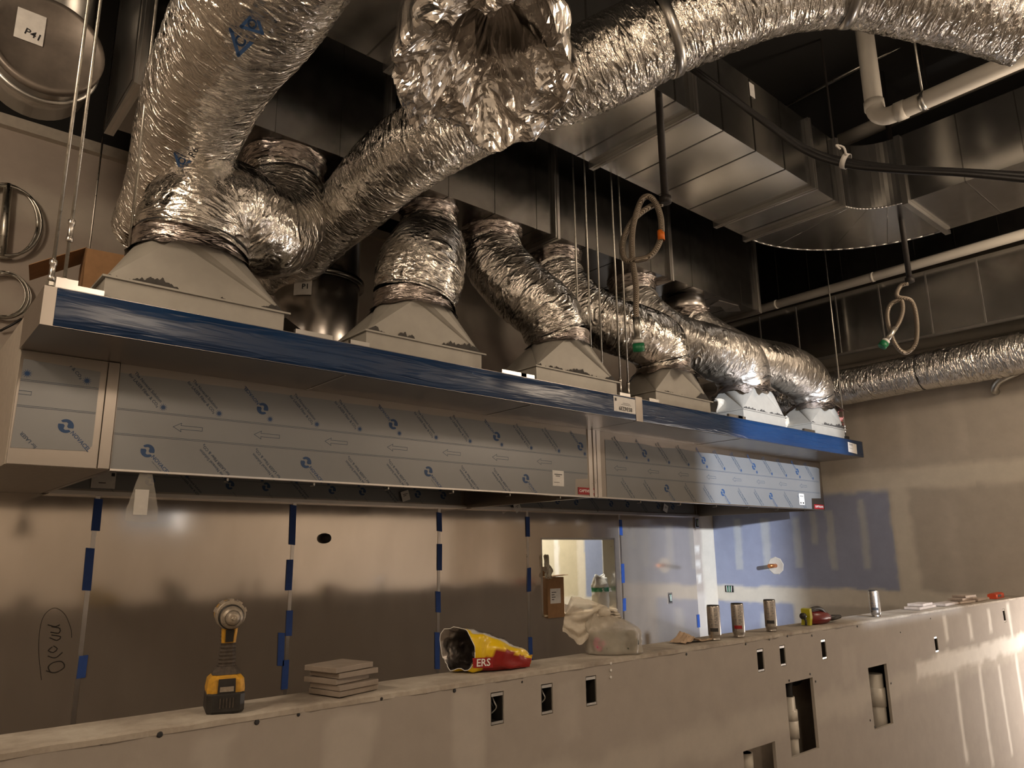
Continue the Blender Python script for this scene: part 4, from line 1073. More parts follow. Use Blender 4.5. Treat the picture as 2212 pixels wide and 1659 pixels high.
for j in range(len(pp) - 1):
    for k in range(seg):
        k2 = (k + 1) % seg; fs.append((j * seg + k, (j + 1) * seg + k, (j + 1) * seg + k2, j * seg + k2))
M['foil_crush'] = foil_mat('foil_crushed', (0.80, 0.77, 0.74, 1), 0.15, along=3, fine=9, strength=0.25, dist=0.02)
MB().add(vs, fs, False, at_).build('folded_end', M['foil_crush'], ct, attr=True)

# ================================================================== rods, pipes, hoses, cables
def rod(x, y, z0, z1, r, label, nut=True, turn=None, dx=0, dy=0):
    t = empty('threaded_rod', (x, y, z0), 0, label, 'hanger rod', 'hanger rods of the hoods')
    MB().cyl((0, 0, 0), (dx, dy, z1 - z0), r, 8).build('rod', M['zinc'], t)
    if nut: MB().lathe([(r * 2.2, 0.0), (r * 2.2, 0.014)], (0, 0, 0.002), (0, 0, 1), 6, False).build('nut', M['zinc'], t)
    if turn:
        MB().lathe([(r, 0), (r * 2.0, 0.004), (r * 2.0, 0.02), (r * 1.5, 0.024), (r * 1.5, turn[1]), (r * 2.0, turn[1] + 0.004), (r * 2.0, turn[1] + 0.02), (r, turn[1] + 0.024)], (0, 0, turn[0]), (0, 0, 1), 8).build('turnbuckle', M['trim_steel'], t)
    return t
rod(0.405, 2.965, ZP1 + 0.004, ZC, 0.0065, 'outer zinc rod of the pair at the plenum\'s left end', turn=(0.02, 0.06))
rod(0.455, 3.03, ZP1 + 0.048, ZC, 0.0065, 'zinc rod with a bright turnbuckle at the plenum\'s left end', turn=(0.16, 0.07))
p = on_y(278, 560, 3.36); q = at(338, 0, 2.95); k_ = (4.10 - 2.604) / (q.z - 2.604)
rod(p.x, 3.375, 2.604, 4.10, 0.0062, 'single zinc rod just left of the largest transition', dx=(q.x - p.x) * k_, dy=(q.y - 3.375) * k_)
p = on_y(200, 480, 4.4); rod(p.x, 4.4, ZH1 + 0.013, 4.9, 0.005, 'thin rod at the upper left, rising behind the cardboard box')
mids_ = [(1243, 3.22, 'leftmost of the five rods left of the looped hose'), (1268, 3.02, 'second of the five rods left of the looped hose'), (1290, 3.12, 'third of the five rods left of the looped hose'), (1326, 3.03, 'fourth of the five rods left of the looped hose'), (1342, 3.06, 'rod closest to the looped hose, over the plenum joint')]
for k, (px, Y, lab) in enumerate(mids_):
    p = on_y(px, 520, Y)
    rod(p.x, Y, ZP1 + 0.004, ZC, 0.0058, lab, turn=(0.02, 0.09) if k in (3, 4) else None)
for px, py, Y, lab in [(1712, 700, 4.4, 'left rod of the two thin rods left of the far hood corner'), (1730, 700, 4.3, 'right rod of the two thin rods left of the far hood corner')]:
    p = on_y(px, py, Y); rod(p.x, Y, ZH1 + 0.013, ZC, 0.006, lab)
t = rod(6.58, 2.99, ZP1 + 0.004, ZC, 0.006, 'lone rod at the far right end of the blue plenum', turn=(0.06, 0.05))
MB().box((-0.025, -0.02, 0.0), (0.025, 0.02, 0.03)).build('clamp', M['black_iron'], t)
def pipe(name, pts, r, mat, label, cat='pipe', group=None, fittings=(), seg=20):
    t = empty(name, (0, 0, 0), 0, label, cat, group)
    MB().tube(pts, r, seg).build('pipe', mat, t)
    for (p, d, rr, h) in fittings:
        MB().lathe([(r, -h), (rr, -h), (rr, h), (r, h)], p, d, seg, cap=False).build('fitting', mat, t)
    return t
# white PVC line with its elbow, top right
e = at(1893, 262, 5.0); top = Vector((e.x, e.y, ZC)); yy0 = e.y
pv_pts = [top, Vector((e.x, e.y, e.z + 0.10))] + [Vector((e.x, e.y - 0.10 * (1 - math.cos(a)), e.z + 0.10 - 0.10 * math.sin(a))) for a in np.linspace(0.15, PI / 2, 8)] + [Vector((e.x, e.y - 0.6, e.z + 0.005)), Vector((e.x + 0.02, -1.57, e.z + 0.03))]
pipe('waste_pipe', pv_pts, 0.058, M['pvc'], 'white PVC pipe dropping into an elbow at the top right', 'pipe', fittings=[((e.x, e.y, e.z + 0.12), (0, 0, 1), 0.064, 0.03), ((e.x, e.y - 0.16, e.z), (0, 1, 0), 0.064, 0.03)])
t = empty('threaded_rod', (e.x, e.y - 0.30, e.z), 0, 'thin rod with a ring holding the white pipe elbow', 'hanger rod')
MB().cyl((0, 0, 0.064), (0, 0, ZC - e.z), 0.007, 8).build('rod', M['zinc'], t)
MB().lathe([(0.060, -0.016), (0.064, -0.016), (0.064, 0.016), (0.060, 0.016)], (0, 0, 0), (0, 1, 0), 24, cap=False).build('pipe_ring', M['galv_light'], t)
a = at(1815, 305, 6.3); b = Vector((a.x, -1.55, a.z + 0.05))
pipe('waste_pipe', [a, b], 0.06, M['pvc'], 'second pale pipe behind the white elbow', 'pipe')
pipe('sprinkler_pipe', [(6.62, 4.75, 4.02), (6.62, -1.58, 4.07)], 0.042, M['pvc'], 'long pale pipe running along the right wall between two ducts', 'pipe', fittings=[((6.62, 2.6, 4.036), (0, 1, 0), 0.045, 0.012), ((6.62, 3.55, 4.03), (0, 1, 0), 0.045, 0.012)])
# small conduit in the dark ceiling space
a = at(1690, 232, 6.4); b = at(1985, 78, 5.6)
pipe('conduit', [a, b], 0.016, M['zinc'], 'thin conduit crossing the dark opening at the top right', 'conduit', seg=8)
for (p0, p1_, d, lab) in [((1745, 70), (1800, 300), 5.4, 'flat perforated strap hanging in the dark opening'), ((1990, 80), (2003, 185), 5.6, 'short dark hanger above the second pale pipe')]:
    a = at(*p0, d); b = at(*p1_, d)
    tag(MB().box((b.x - 0.012, b.y - 0.003, b.z), (b.x + 0.012, b.y + 0.003, ZC)).build('hanger_strap', M['black_iron'], None), lab, 'strap')
# black cable bundle
cbt = empty('cable_bundle', (0, 0, 0), 0, 'black cable bundle sagging across the ducts at the upper right', 'cable')
base = [at(1480, 135, 3.65), at(1560, 195, 3.6), at(1650, 262, 3.5), at(1740, 322, 3.4), at(1830, 352, 3.3), at(1950, 366, 3.15), at(2080, 372, 3.0), at(2240, 384, 2.85)]
for k in range(4):
    o_ = Vector((0.006 * math.cos(k * 1.6), 0.006 * math.sin(k * 1.6), 0.013 * math.sin(k * 2.1)))
    pts = [p + o_ * (1 + 0.5 * math.sin(i_ * 1.7 + k)) for i_, p in enumerate(base)]
    MB().tube(spline(pts, 0.03), 0.0125 if k else 0.017, 8).build('cable', M['cable'], cbt)
p = at(1826, 348, 3.3)
MB().lathe([(0.032, -0.012), (0.034, -0.012), (0.034, 0.012), (0.032, 0.012)], p, (base[5] - base[3]), 20, cap=False).build('tie_ring', M['paper'], cbt)
MB().tube(spline([at(1828, 335, 3.27), at(1822, 318, 3.27), at(1806, 314, 3.28), at(1815, 322, 3.26)], 0.01), 0.005, 6).build('tie_tail', M['paper'], cbt)
# gas drops: black pipe, braided hose loop, green cap
def gas_drop(label, px_pipe, d, loop, cap_dir, hose_lab, tag_pos=None, r=0.0125):
    t = empty('gas_hose', (0, 0, 0), 0, hose_lab, 'hose', 'gas hoses with green caps')
    (x0, y0), (x1, y1) = px_pipe
    b = at(x1, y1, d); a = Vector((b.x, b.y, ZC))
    gp = empty('gas_pipe', (0, 0, 0), 0, label, 'pipe', 'black gas pipes')
    MB().cyl(b, a, r * 1.25, 14).build('pipe', M['black_iron'], gp)
    MB().lathe([(r * 1.3, -0.02), (r * 2.0, -0.018), (r * 2.0, 0.018), (r * 1.3, 0.02)], b, (0, 0, 1), 14).build('elbow', M['black_iron'], gp)
    pts = [at(px, py, dd) for px, py, dd in loop]
    MB().tube(spline(pts, 0.012), r, 12).build('hose', M['braid'], t)
    e = pts[-1]; dv = (pts[-1] - pts[-2]).normalized()
    MB().lathe([(r * 1.1, -0.14), (r * 1.25, -0.14), (r * 1.25, -0.02), (r * 1.1, -0.02)], e + dv * 0.02, dv, 14).build('sleeve', M['zinc'], t)
    MB().lathe([(r * 1.3, 0), (r * 1.7, 0.002), (r * 1.7, 0.02), (r * 1.3, 0.02)], e + dv * 0.0, dv, 16).build('end_fitting', M['paper'], t)
    MB().lathe([(r * 1.95, 0), (r * 1.95, 0.042), (r * 1.5, 0.046), (r * 0.6, 0.038)], e + dv * 0.022, dv, 20).build('cap', M['green'], t)
    if tag_pos:
        q = at(*tag_pos)
        j = min(range(len(pts)), key=lambda k: (pts[k] - q).length)
        MB().lathe([(r + 0.002, -0.028), (r + 0.003, -0.028), (r + 0.003, 0.028), (r + 0.002, 0.028)], q, (0, 0, 1), 16, cap=False).build('orange_tag', M['orange'], t)
gas_drop('black gas pipe coming down to the looped hose in front of the main duct', ((1425, 190), (1437, 432)), 4.0,
         [(1432, 440, 4.02), (1405, 446, 4.03), (1368, 475, 4.03), (1346, 520, 4.02), (1350, 560, 4.0), (1372, 548 + 14, 3.98), (1405, 552, 3.97), (1427, 515, 3.97), (1426, 465, 3.98), (1410, 430, 3.99), (1392, 426, 4.0), (1378, 450, 4.01), (1366, 500, 4.0), (1366, 560, 3.99), (1374, 620, 3.98), (1374, 680, 3.98), (1378, 733, 3.98)], None,
         'looped braided gas hose with an orange band and green cap, near the centre', (1428, 509, 3.97), 0.0165)
gas_drop('black gas pipe coming down to the farther looped hose at the right', ((1895, 300), (1965, 605)), 5.6,
         [(1962, 612, 5.6), (1945, 618, 5.62), (1938, 640, 5.6), (1968, 650, 5.58), (1980, 690, 5.58), (1978, 740, 5.58), (1955, 762, 5.6), (1932, 740, 5.6), (1917, 690, 5.62), (1922, 660, 5.62), (1945, 648, 5.6), (1950, 670, 5.58), (1940, 700, 5.57), (1915, 735, 5.55)], None,
         'farther braided gas hose tied in a loop, green cap pointing down left', None, 0.0165)
# cables and hose hung on the back wall at the far left
def coil(name, label, cx_, cz_, ry, rx, y, n, r, mat, cat):
    t = empty(name, (cx_, y, cz_), 0, label, cat)
    for k in range(n):
        pts = []
        for q in range(33):
            a = 2 * PI * q / 32
            pts.append((rx * (1 + 0.06 * math.sin(k * 2.3)) * math.cos(a + k) + 0.012 * math.sin(k * 1.1), -0.012 * (k % 3) - 0.01, ry * (1 + 0.05 * math.cos(k * 1.7)) * math.sin(a + k)))
        MB().tube(pts, r, 6).build('strand', mat, t)
    return t
p = on_y(8, 480, 4.84); coil('conduit_loop', 'grey flexible conduit looped on the back wall at the left edge', p.x, p.z, 0.21, 0.16, 4.82, 2, 0.009, M['zinc'], 'conduit')
tag(MB().tube([on_y(18, 398, 4.81), on_y(4, 555, 4.81)], 0.022, 10).build('conduit_stub', M['zinc']), 'upright grey conduit end on the wall at the left edge', 'conduit')
p = on_y(6, 640, 4.84); coil('wire_coil', 'coil of thin electrical wires hung on the wall above the cabinet', p.x, p.z, 0.13, 0.115, 4.83, 9, 0.0035, M['zinc'], 'wire coil')
tag(MB().tube(spline([on_y(0, 715, 4.83), on_y(25, 702, 4.80), on_y(50, 690, 4.80), on_y(20, 745, 4.80), on_y(-10, 780, 4.82)], 0.02), 0.007, 6).build('loose_wire', M['black_rubber']), 'loose dark wire drooping beside the cabinet at the left edge', 'wire')
# pipe stub on the right wall
a = on_x(2150, 845, XR - 0.03); b = on_x(2185, 815, XR - 0.12)
tag(MB().tube(spline([Vector((XR, a.y, a.z)), Vector((XR - 0.06, a.y, a.z + 0.01)), Vector((XR - 0.1, a.y - 0.06, a.z + 0.07)), Vector((XR - 0.1, a.y - 0.2, a.z + 0.12))], 0.02), 0.03, 12).build('elbow_stub', M['zinc']), 'bent metal pipe stub poking from the right wall under the foil duct', 'pipe')
p = on_x(1676, 1222, XR)
ts = empty('copper_stub', (XR, p.y, p.z), 0, 'copper pipe stub with a paper collar on the blue board wall', 'pipe')
MB().cyl((0.05, 0, 0), (-0.13, 0.0, 0.0), 0.020, 16).build('pipe', M['copper'], ts)
MB().lathe([(0.021, 0), (0.09, 0.0), (0.085, 0.004), (0.021, 0.006)], (0, 0, 0), (-1, 0, 0), 9, False, cap=False).build('mud_collar', M['mud'], ts)
for (p, lab, sx) in [(on_x(1576, 1272, XR), 'electrical box with green wires low on the right wall by the corner', 1)]:
    t = empty('electrical_box', p, 0, lab, 'electrical box')
    MB().box((-0.006, -0.05, -0.035), (0.05, 0.05, 0.035)).build('box_shell', M['dark'], t)  # solid near-black block: the shade inside the box is its colour
    for k in range(5): MB().tube([(-0.008, -0.03 + k * 0.015, 0.03), (-0.016, -0.028 + k * 0.013, -0.03)], 0.004, 6).build('wire', M['green'] if k % 2 else M['paper'], t)
for (px, py, lab) in [(1447, 1292, 'small electrical box cut into the last stainless sheet'), (1505, 1130, 'narrow electrical box at the top edge beside the stainless sheets')]:
    p = on_y(px, py, YB - 0.012)
    t = empty('electrical_box', p, 0, lab, 'electrical box')
    MB().box((-0.035, -0.006, -0.055), (0.035, 0.0, 0.055)).build('mounting_plate', M['trim_steel'], t)
    MB().box((-0.022, -0.009, -0.042), (0.022, -0.006, 0.042)).build('box_shell', M['dark'], t)  # near-black slab painted as the shade inside an open box
    for k in range(3): MB().tube([(-0.012 + 0.012 * k, -0.011, 0.035), (-0.008 + 0.008 * k, -0.014, -0.03)], 0.0035, 6).build('wire', M['green'] if k % 2 else M['paper'], t)

# cardboard box on top of the cabinet
bx = empty('cardboard_box', (0.63, 3.74, ZH1 + 0.013), -0.12, 'open brown cardboard box with a star mark on top of the hood at the left', 'box')
MB().box((0, 0, 0), (0.34, 0.006, 0.46)).build('front_side', M['cardboard'], bx)
MB().box((0, 0.3, 0), (0.34, 0.306, 0.46)).box((0, 0, 0), (0.006, 0.3, 0.46)).box((0.334, 0, 0), (0.34, 0.3, 0.46)).box((0, 0, 0), (0.34, 0.3, 0.004)).build('rear_sides', M['cardboard'], bx)
MB().prism([(0.0, 0.0, 0.46), (0.0, 0.3, 0.48), (-0.20, 0.26, 0.34), (-0.21, 0.02, 0.335)], (0.004, 0, 0.006)).build('flap', M['cardboard'], bx)
MB().prism([(0.34, 0.0, 0.46), (0.5, 0.02, 0.40), (0.5, 0.28, 0.40), (0.34, 0.3, 0.46)], (0, 0, 0.005)).build('flap', M['cardboard'], bx)
sm = [(0.018 * math.cos(PI / 2 + k * PI / 5) * (1 if k % 2 == 0 else 0.45), 0.018 * math.sin(PI / 2 + k * PI / 5) * (1 if k % 2 == 0 else 0.45)) for k in range(10)]
print_on('star_print', join2d(outline(disc(0, 0, 0.026, 18), 0.003) + outline(sm, 0.003), M['ink'], 'star_mark'), bx, (0.16, -0.0012, 0.37), 0)
mb = MB()
vs = []; fs = []
for i in range(10):
    for j in range(10):
        u, v = i / 9, j / 9
        vs.append((0.02 + 0.11 * u + 0.02 * mnoise.noise(Vector((u * 4, v * 4, 1))), -0.02 - 0.03 * v + 0.04 * mnoise.noise(Vector((u * 5, v * 5, 4))), 0.02 + 0.17 * v + 0.03 * mnoise.noise(Vector((u * 4, v * 4, 8)))))
for i in range(9):
    for j in range(9): fs.append((i * 10 + j, (i + 1) * 10 + j, (i + 1) * 10 + j + 1, i * 10 + j + 1))
M['clear'] = None
def clear_plastic(name, col, alpha, rough=0.25):
    mt, nt, b = new_mat(name)
    out = nt.nodes['Material Output']
    tr = nt.nodes.new('ShaderNodeBsdfTransparent'); mx = nt.nodes.new('ShaderNodeMixShader')
    n = noise_tex(nt, coords(nt), 14, 4); mr = nt.nodes.new('ShaderNodeMapRange'); nt.links.new(n, mr.inputs['Value'])
    mr.inputs['From Min'].default_value = 0.3; mr.inputs['From Max'].default_value = 0.7
    mr.inputs['To Min'].default_value = alpha * 0.8; mr.inputs['To Max'].default_value = min(1, alpha * 1.2)
    nt.links.new(mr.outputs['Result'], mx.inputs['Fac'])
    b.inputs['Base Color'].default_value = col; b.inputs['Roughness'].default_value = rough
    nt.links.new(tr.outputs[0], mx.inputs[1]); nt.links.new(b.outputs[0], mx.inputs[2]); nt.links.new(mx.outputs[0], out.inputs['Surface'])
    return mt
M['clear'] = clear_plastic('clear_plastic', (0.5, 0.47, 0.42, 1), 0.25, 0.15)
M['bag_film'] = clear_plastic('milky_plastic', (0.66, 0.60, 0.50, 1), 0.78, 0.4)
mb.add(vs, fs, True).build('plastic_wrap', M['clear'], bx)
# dark sheet-metal scrap leaning behind the first transition
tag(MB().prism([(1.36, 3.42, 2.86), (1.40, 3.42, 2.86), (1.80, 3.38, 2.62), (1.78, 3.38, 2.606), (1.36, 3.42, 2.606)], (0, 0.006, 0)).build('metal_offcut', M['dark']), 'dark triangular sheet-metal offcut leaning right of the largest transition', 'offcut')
# hanging clear bag below the left hood
p = on_y(315, 1025, 3.385)
hb = empty('hanging_bag', (p.x, 3.385, ZH0 - 0.0045), 0, 'clear plastic bag with papers hanging under the left hood', 'plastic bag')
vs = []; fs = []
for side_ in (0, 1):
    for i in range(9):
        for j in range(12):
            u, v = i / 8 - 0.5, j / 11
            wd = 0.05 + 0.075 * min(1, v * 1.3)
            vs.append((u * wd * 1.0 + 0.004 * mnoise.noise(Vector((u * 6, v * 6, 3))), (side_ * 2 - 1) * (0.004 + 0.012 * math.sin(PI * (u + 0.5)) * v) + 0.004 * mnoise.noise(Vector((u * 7, v * 7, side_ * 5))), -0.205 * v + 0.01 * abs(u) * v))
for s0 in (0, 108):
    for i in range(8):
        for j in range(11): fs.append((s0 + i * 12 + j, s0 + (i + 1) * 12 + j, s0 + (i + 1) * 12 + j + 1, s0 + i * 12 + j + 1))
MB().add(vs, fs, True).build('bag_skin', M['clear'], hb)
MB().box((-0.035, -0.006, -0.175), (0.018, 0.003, -0.07)).build('folded_paper', M['paper'], hb)

# ================================================================== things on the low wall
M['yellow'] = flat('yellow_plastic', (0.52, 0.27, 0.02, 1), 0.5, 0, 0.25, 60)
M['black_plastic'] = flat('black_plastic', (0.018, 0.016, 0.014, 1), 0.5, 0, 0.35, 60)
M['dusty_metal'] = flat('dusty_metal', (0.36, 0.31, 0.25, 1), 0.5, 0.6, 0.25, 80)
M['dusty_grip'] = flat('dusty_grip', (0.055, 0.042, 0.032, 1), 0.7, 0, 0.35, 90)
dr = empty('cordless_drill', (0.800, 2.095, ZW + 0.001), math.atan2(-2.095, -0.80) + PI / 2 + 0.10, 'dusty yellow and black cordless drill standing on its battery on the low wall', 'drill')
def rbox(x, y, z0, z1, ch=0.012):   # chamfered block
    pl = [(-x + ch, -y), (x - ch, -y), (x, -y + ch), (x, y - ch), (x - ch, y), (-x + ch, y), (-x, y - ch), (-x, -y + ch)]
    return [(a, b, z0) for a, b in pl]
def loft(mb, rings, smooth=False):
    n = len(rings[0]); vs = [p for r in rings for p in r]; fs = []
    for j in range(len(rings) - 1):
        for k in range(n): fs.append((j * n + k, j * n + (k + 1) % n, (j + 1) * n + (k + 1) % n, (j + 1) * n + k))
    fs.append(tuple(reversed(range(n)))); fs.append(tuple((len(rings) - 1) * n + k for k in range(n)))
    return mb.add(vs, fs, smooth)
bt = loft(MB(), [rbox(0.044, 0.052, 0.0, 0), rbox(0.047, 0.056, 0.006, 0), rbox(0.047, 0.056, 0.046, 0), rbox(0.044, 0.053, 0.050, 0)]).build('battery', M['black_plastic'], dr)
for k in range(5): MB().box((-0.016 + k * 0.008, -0.0580, 0.014), (-0.013 + k * 0.008, -0.0555, 0.038)).build('battery_rib', M['dusty_grip'], bt)
yb = loft(MB(), [rbox(0.046, 0.05, 0.049, 0, ), rbox(0.047, 0.05, 0.058, 0), rbox(0.044, 0.046, 0.082, 0), rbox(0.034, 0.038, 0.092, 0), rbox(0.032, 0.034, 0.094, 0)]).build('yellow_foot', M['yellow'], dr)
MB().prism([(-0.022, -0.0515, 0.050), (0.022, -0.0515, 0.050), (0.021, -0.0500, 0.085), (-0.021, -0.0500, 0.085)], (0, -0.003, 0)).build('latch_plate', M['black_plastic'], yb)
MB().box((-0.017, -0.0575, 0.054), (0.017, -0.0550, 0.066)).build('latch', M['dusty_metal'], yb)
loft(MB(), [rbox(0.036, 0.038, 0.093, 0), rbox(0.034, 0.034, 0.102, 0), rbox(0.024, 0.026, 0.112, 0, 0.008)]).build('foot_collar', M['dusty_grip'], dr)
gr = []
for k in range(25):
    z = 0.108 + k * 0.0048; w_ = 0.0195 + 0.0012 * math.sin(k * 0.4) + (0.0012 if k % 2 else 0.0)
    gr.append([(a, b + (z - 0.108) * -0.05, z) for a, b, _ in rbox(w_, 0.024 + (0.001 if k % 2 else 0), 0, 0, 0.009)])
loft(MB(), gr).build('handle', M['dusty_grip'], dr)
loft(MB(), [[(a, b - 0.006, 0.172) for a, b, _ in rbox(0.018, 0.022, 0, 0, 0.006)], [(a, b - 0.008, 0.218) for a, b, _ in rbox(0.021, 0.026, 0, 0, 0.006)]]).build('yellow_neck', M['yellow'], dr)
MB().prism([(-0.0095, -0.0285, 0.175), (0.0095, -0.0285, 0.175), (0.0105, -0.0350, 0.206), (-0.0105, -0.0350, 0.206)], (0, -0.008, 0)).build('trigger', M['black_plastic'], dr)
zc = 0.243
bd = MB().lathe([(0.022, 0.10), (0.032, 0.092), (0.035, 0.07), (0.035, -0.01), (0.036, -0.014)], (0, 0, zc), (0, 1, 0), 28).build('motor_housing', M['yellow'], dr)
MB().lathe([(0.0345, -0.01), (0.0385, -0.006), (0.0385, 0.03), (0.036, 0.034)], (0, 0, zc), (0, -1, 0), 28).build('gear_case', M['dusty_metal'], dr)
for k in range(5):
    a = 0.35 + k * (PI - 0.7) / 4
    MB().box((-0.006, -0.032, 0.036), (0.006, 0.02, 0.0415)).build('clutch_rib', M['dusty_metal'], dr).matrix_local = Matrix.Translation((0, 0, zc)) @ Matrix.Rotation(PI / 2 - a, 4, 'Y')
MB().lathe([(0.031, 0.0), (0.0325, 0.004), (0.0325, 0.012), (0.030, 0.016)], (0, -0.032, zc - 0.004), (0, -1, 0), 28).build('black_ring', M['black_plastic'], dr)
ck = MB().lathe([(0.029, 0.0), (0.0285, 0.022), (0.024, 0.034), (0.0185, 0.036), (0.0180, 0.041), (0.0125, 0.048), (0.0095, 0.050)], (0, -0.046, zc - 0.004), (0, -1, 0), 28).build('chuck', M['dusty_metal'], dr)
MB().lathe([(0.0190, 0.0355), (0.0196, 0.0375), (0.0188, 0.0385)], (0, -0.046, zc - 0.004), (0, -1, 0), 24, cap=False).build('ring_groove', M['black_plastic'], ck)
MB().lathe([(0.006, 0.048), (0.006, 0.060), (0.0035, 0.062), (0.0035, 0.075)], (0, -0.046, zc - 0.004), (0, -1, 0), 6, False).build('driver_bit', M['dusty_metal'], ck)

# stack of tiles
M['tile'] = flat('grey_tile', (0.27, 0.225, 0.185, 1), 0.7, 0, 0.10, 18, 0.2)
TLB = ['topmost grey tile of the stack beside the drill', 'second grey tile from the top of the stack, tipped edge at the right', 'middle grey tile of the five-tile stack', 'second grey tile from the bottom of the stack', 'bottom grey tile of the stack on the low wall']
for k in range(5):
    z = ZW + 0.003 + (4 - k) * 0.0165
    dx, dy, rz = [(-0.012, 0.0, 0.02), (0.0, 0.004, -0.05), (-0.006, 0.01, 0.03), (0.002, 0.0, -0.03), (0.004, 0.004, 0.0)][k]
    ln = [0.15, 0.15, 0.135, 0.15, 0.155][k]
    o = MB().box((0, 0, 0), (ln, 0.132, 0.0150)).build('wall_tile', M['tile'], None, bevel=0.0015)
    o.location = (1.098 + dx, 2.018 + dy, z); o.rotation_euler = (0, 0.006 * (k == 1), 0.25 + rz)
    tag(o, TLB[k], 'tile', 'stack of five grey tiles')

# snack bag lying on its side
sb = empty('snack_bag', (0, 0, 0), 0, 'open yellow and red snack bag lying on the low wall', 'snack bag')
mo = at(988, 1401, 2.54); tl = at(1131, 1428, 2.66)
axs = (tl - mo); L = axs.length; axs.normalize(); sd = axs.cross(Vector((0, 0, 1))).normalized(); up_ = sd.cross(axs).normalized()
rows, seg = 26, 40; vs = []; fs = []; cl = []
YEL = (0.80, 0.54, 0.008); RED = (0.28, 0.012, 0.010); WHI = (0.55, 0.54, 0.52); SIL = (0.32, 0.31, 0.30)
for j in range(rows + 1):
    t_ = j / rows
    hh = 0.068 * (1 - 0.05 * t_) * (1 - max(0, t_ - 0.25) ** 1.6 * 0.85); wd = 0.050 + 0.012 * math.sin(PI * t_)
    cen = mo + axs * (L * t_)
    for k in range(seg):
        a = 2 * PI * k / seg; c, s_ = math.cos(a), math.sin(a)
        pw = lambda v_: math.copysign(abs(v_) ** 0.75, v_)
        wv = mnoise.noise(Vector((c * 2.2, s_ * 2.2, t_ * 5))) * 0.012 + mnoise.noise(Vector((c * 6, s_ * 6, t_ * 12))) * 0.005
        x_, y_ = (wd + wv) * pw(c), (hh + wv) * pw(s_)
        p = cen + sd * x_ + up_ * y_
        p = p + axs * ((0.042 * c - 0.012 * s_) * max(0, 1 - t_ * 3.0)) - axs * (0.008 * math.sin(3 * a) * (j == 0))
        p.z = max(p.z, ZW + 0.004)
        vs.append(p)
        ang = (math.degrees(a)) % 360   # 90 = top, 0 = side towards the camera (sd), 180 away
        edge = 18 * mnoise.noise(Vector((t_ * 5, 2, 0)))
        if 62 < ang < 118: col = WHI if t_ > 0.08 else YEL
        elif (ang < 20 + edge - 55 * t_ * 0 or ang > 300) and t_ > 0.42: col = RED
        elif ang > 285 and t_ > 0.3: col = RED
        else: col = YEL
        cl.append(col)
for j in range(rows):
    for k in range(seg):
        k2 = (k + 1) % seg; fs.append((j * seg + k, j * seg + k2, (j + 1) * seg + k2, (j + 1) * seg + k))
def colored(name, vs, fs, cl, mat, parent, smooth=True, solid=0.0):
    me = bpy.data.meshes.new(name); me.from_pydata([tuple(p) for p in vs], [], fs)
    ca = me.color_attributes.new('paint', 'FLOAT_COLOR', 'POINT'); arr = np.ones((len(vs), 4), np.float32); arr[:, :3] = np.array(cl); ca.data.foreach_set('color', arr.ravel())
    if smooth: me.polygons.foreach_set('use_smooth', [True] * len(fs))
    me.materials.append(mat); me.update()
    o = bpy.data.objects.new(name, me); COL.objects.link(o)
    if parent: o.parent = parent
    return o
M['bag_print'] = paint_mat('printed_foil', 0.28, 0.6, bs=0.15)
skin = colored('bag_skin', vs, fs, cl, M['bag_print'], sb)
vin = []
for j in range(rows + 1):
    cj = sum((Vector(vs[j * seg + k]) for k in range(seg)), Vector()) / seg
    vin += [cj + (Vector(vs[j * seg + k]) - cj) * (0.93 if j else 0.985) for k in range(seg)]
M['silver_in'] = metal_mat('silver_lining', (0.35, 0.32, 0.30, 1), 0.35, wav=0.4, wscale=30, vscale=20, bdist=0.02)
MB().add(vin, [tuple(reversed(f)) for f in fs], True).build('silver_lining', M['silver_in'], sb)
MB().tube([vs[k] for k in range(seg)] + [vs[0]], 0.0014, 5).build('torn_rim', M['paper'], sb)
e_ = at(1138, 1426, 2.66)
MB().prism([e_ + up_ * 0.018, e_ - up_ * 0.022, e_ - up_ * 0.010 + axs * 0.018, e_ + up_ * 0.022 + axs * 0.020], sd * 0.0015).build('crimped_seal', M['yellow'], sb)
def on_bag(t_, ang, lift=0.0015):
    j = int(t_ * rows); k = int(ang / 360 * seg) % seg
    p = Vector(vs[j * seg + k]); px_ = Vector(vs[min(j + 1, rows) * seg + k]) - Vector(vs[max(j - 1, 0) * seg + k]); py_ = Vector(vs[j * seg + (k + 1) % seg]) - Vector(vs[j * seg + (k - 1) % seg])
    nx = px_.normalized(); nz = nx.cross(py_.normalized()).normalized()
    cen = mo + axs * (L * t_)
    if nz.dot(p - cen) < 0: nz = -nz
    ny = nz.cross(nx)
    mt = Matrix.Identity(4)
    for q in range(3): mt[q][0], mt[q][1], mt[q][2] = nx[q], ny[q], nz[q]
    return p + nz * lift, mt
p_, mt_ = on_bag(0.24, 342, 0.004)
band = print_on('brand_band', mesh2d('brand_band', [[(-0.036, -0.015), (0.038, -0.018), (0.034, 0.016), (-0.04, 0.017)]], M['red_badge']), skin, p_, 0.15, mt_)
print_on('lettering', text_mesh('ERS', 0.034, 'CENTER', M['white_ink']), skin, on_bag(0.24, 342, 0.0065)[0], 0.15, mt_)
for q, tt in enumerate((0.25, 0.33, 0.41, 0.50, 0.60)):
    p_, mt_ = on_bag(tt, 84 + (q % 2) * 8, 0.003)
    print_on('printing', mesh2d('printing', [rect(-0.008, -0.018 + w_ * 0.006, 0.008, -0.0155 + w_ * 0.006) for w_ in range(6)], M['ink']), skin, p_, 0.1, mt_)

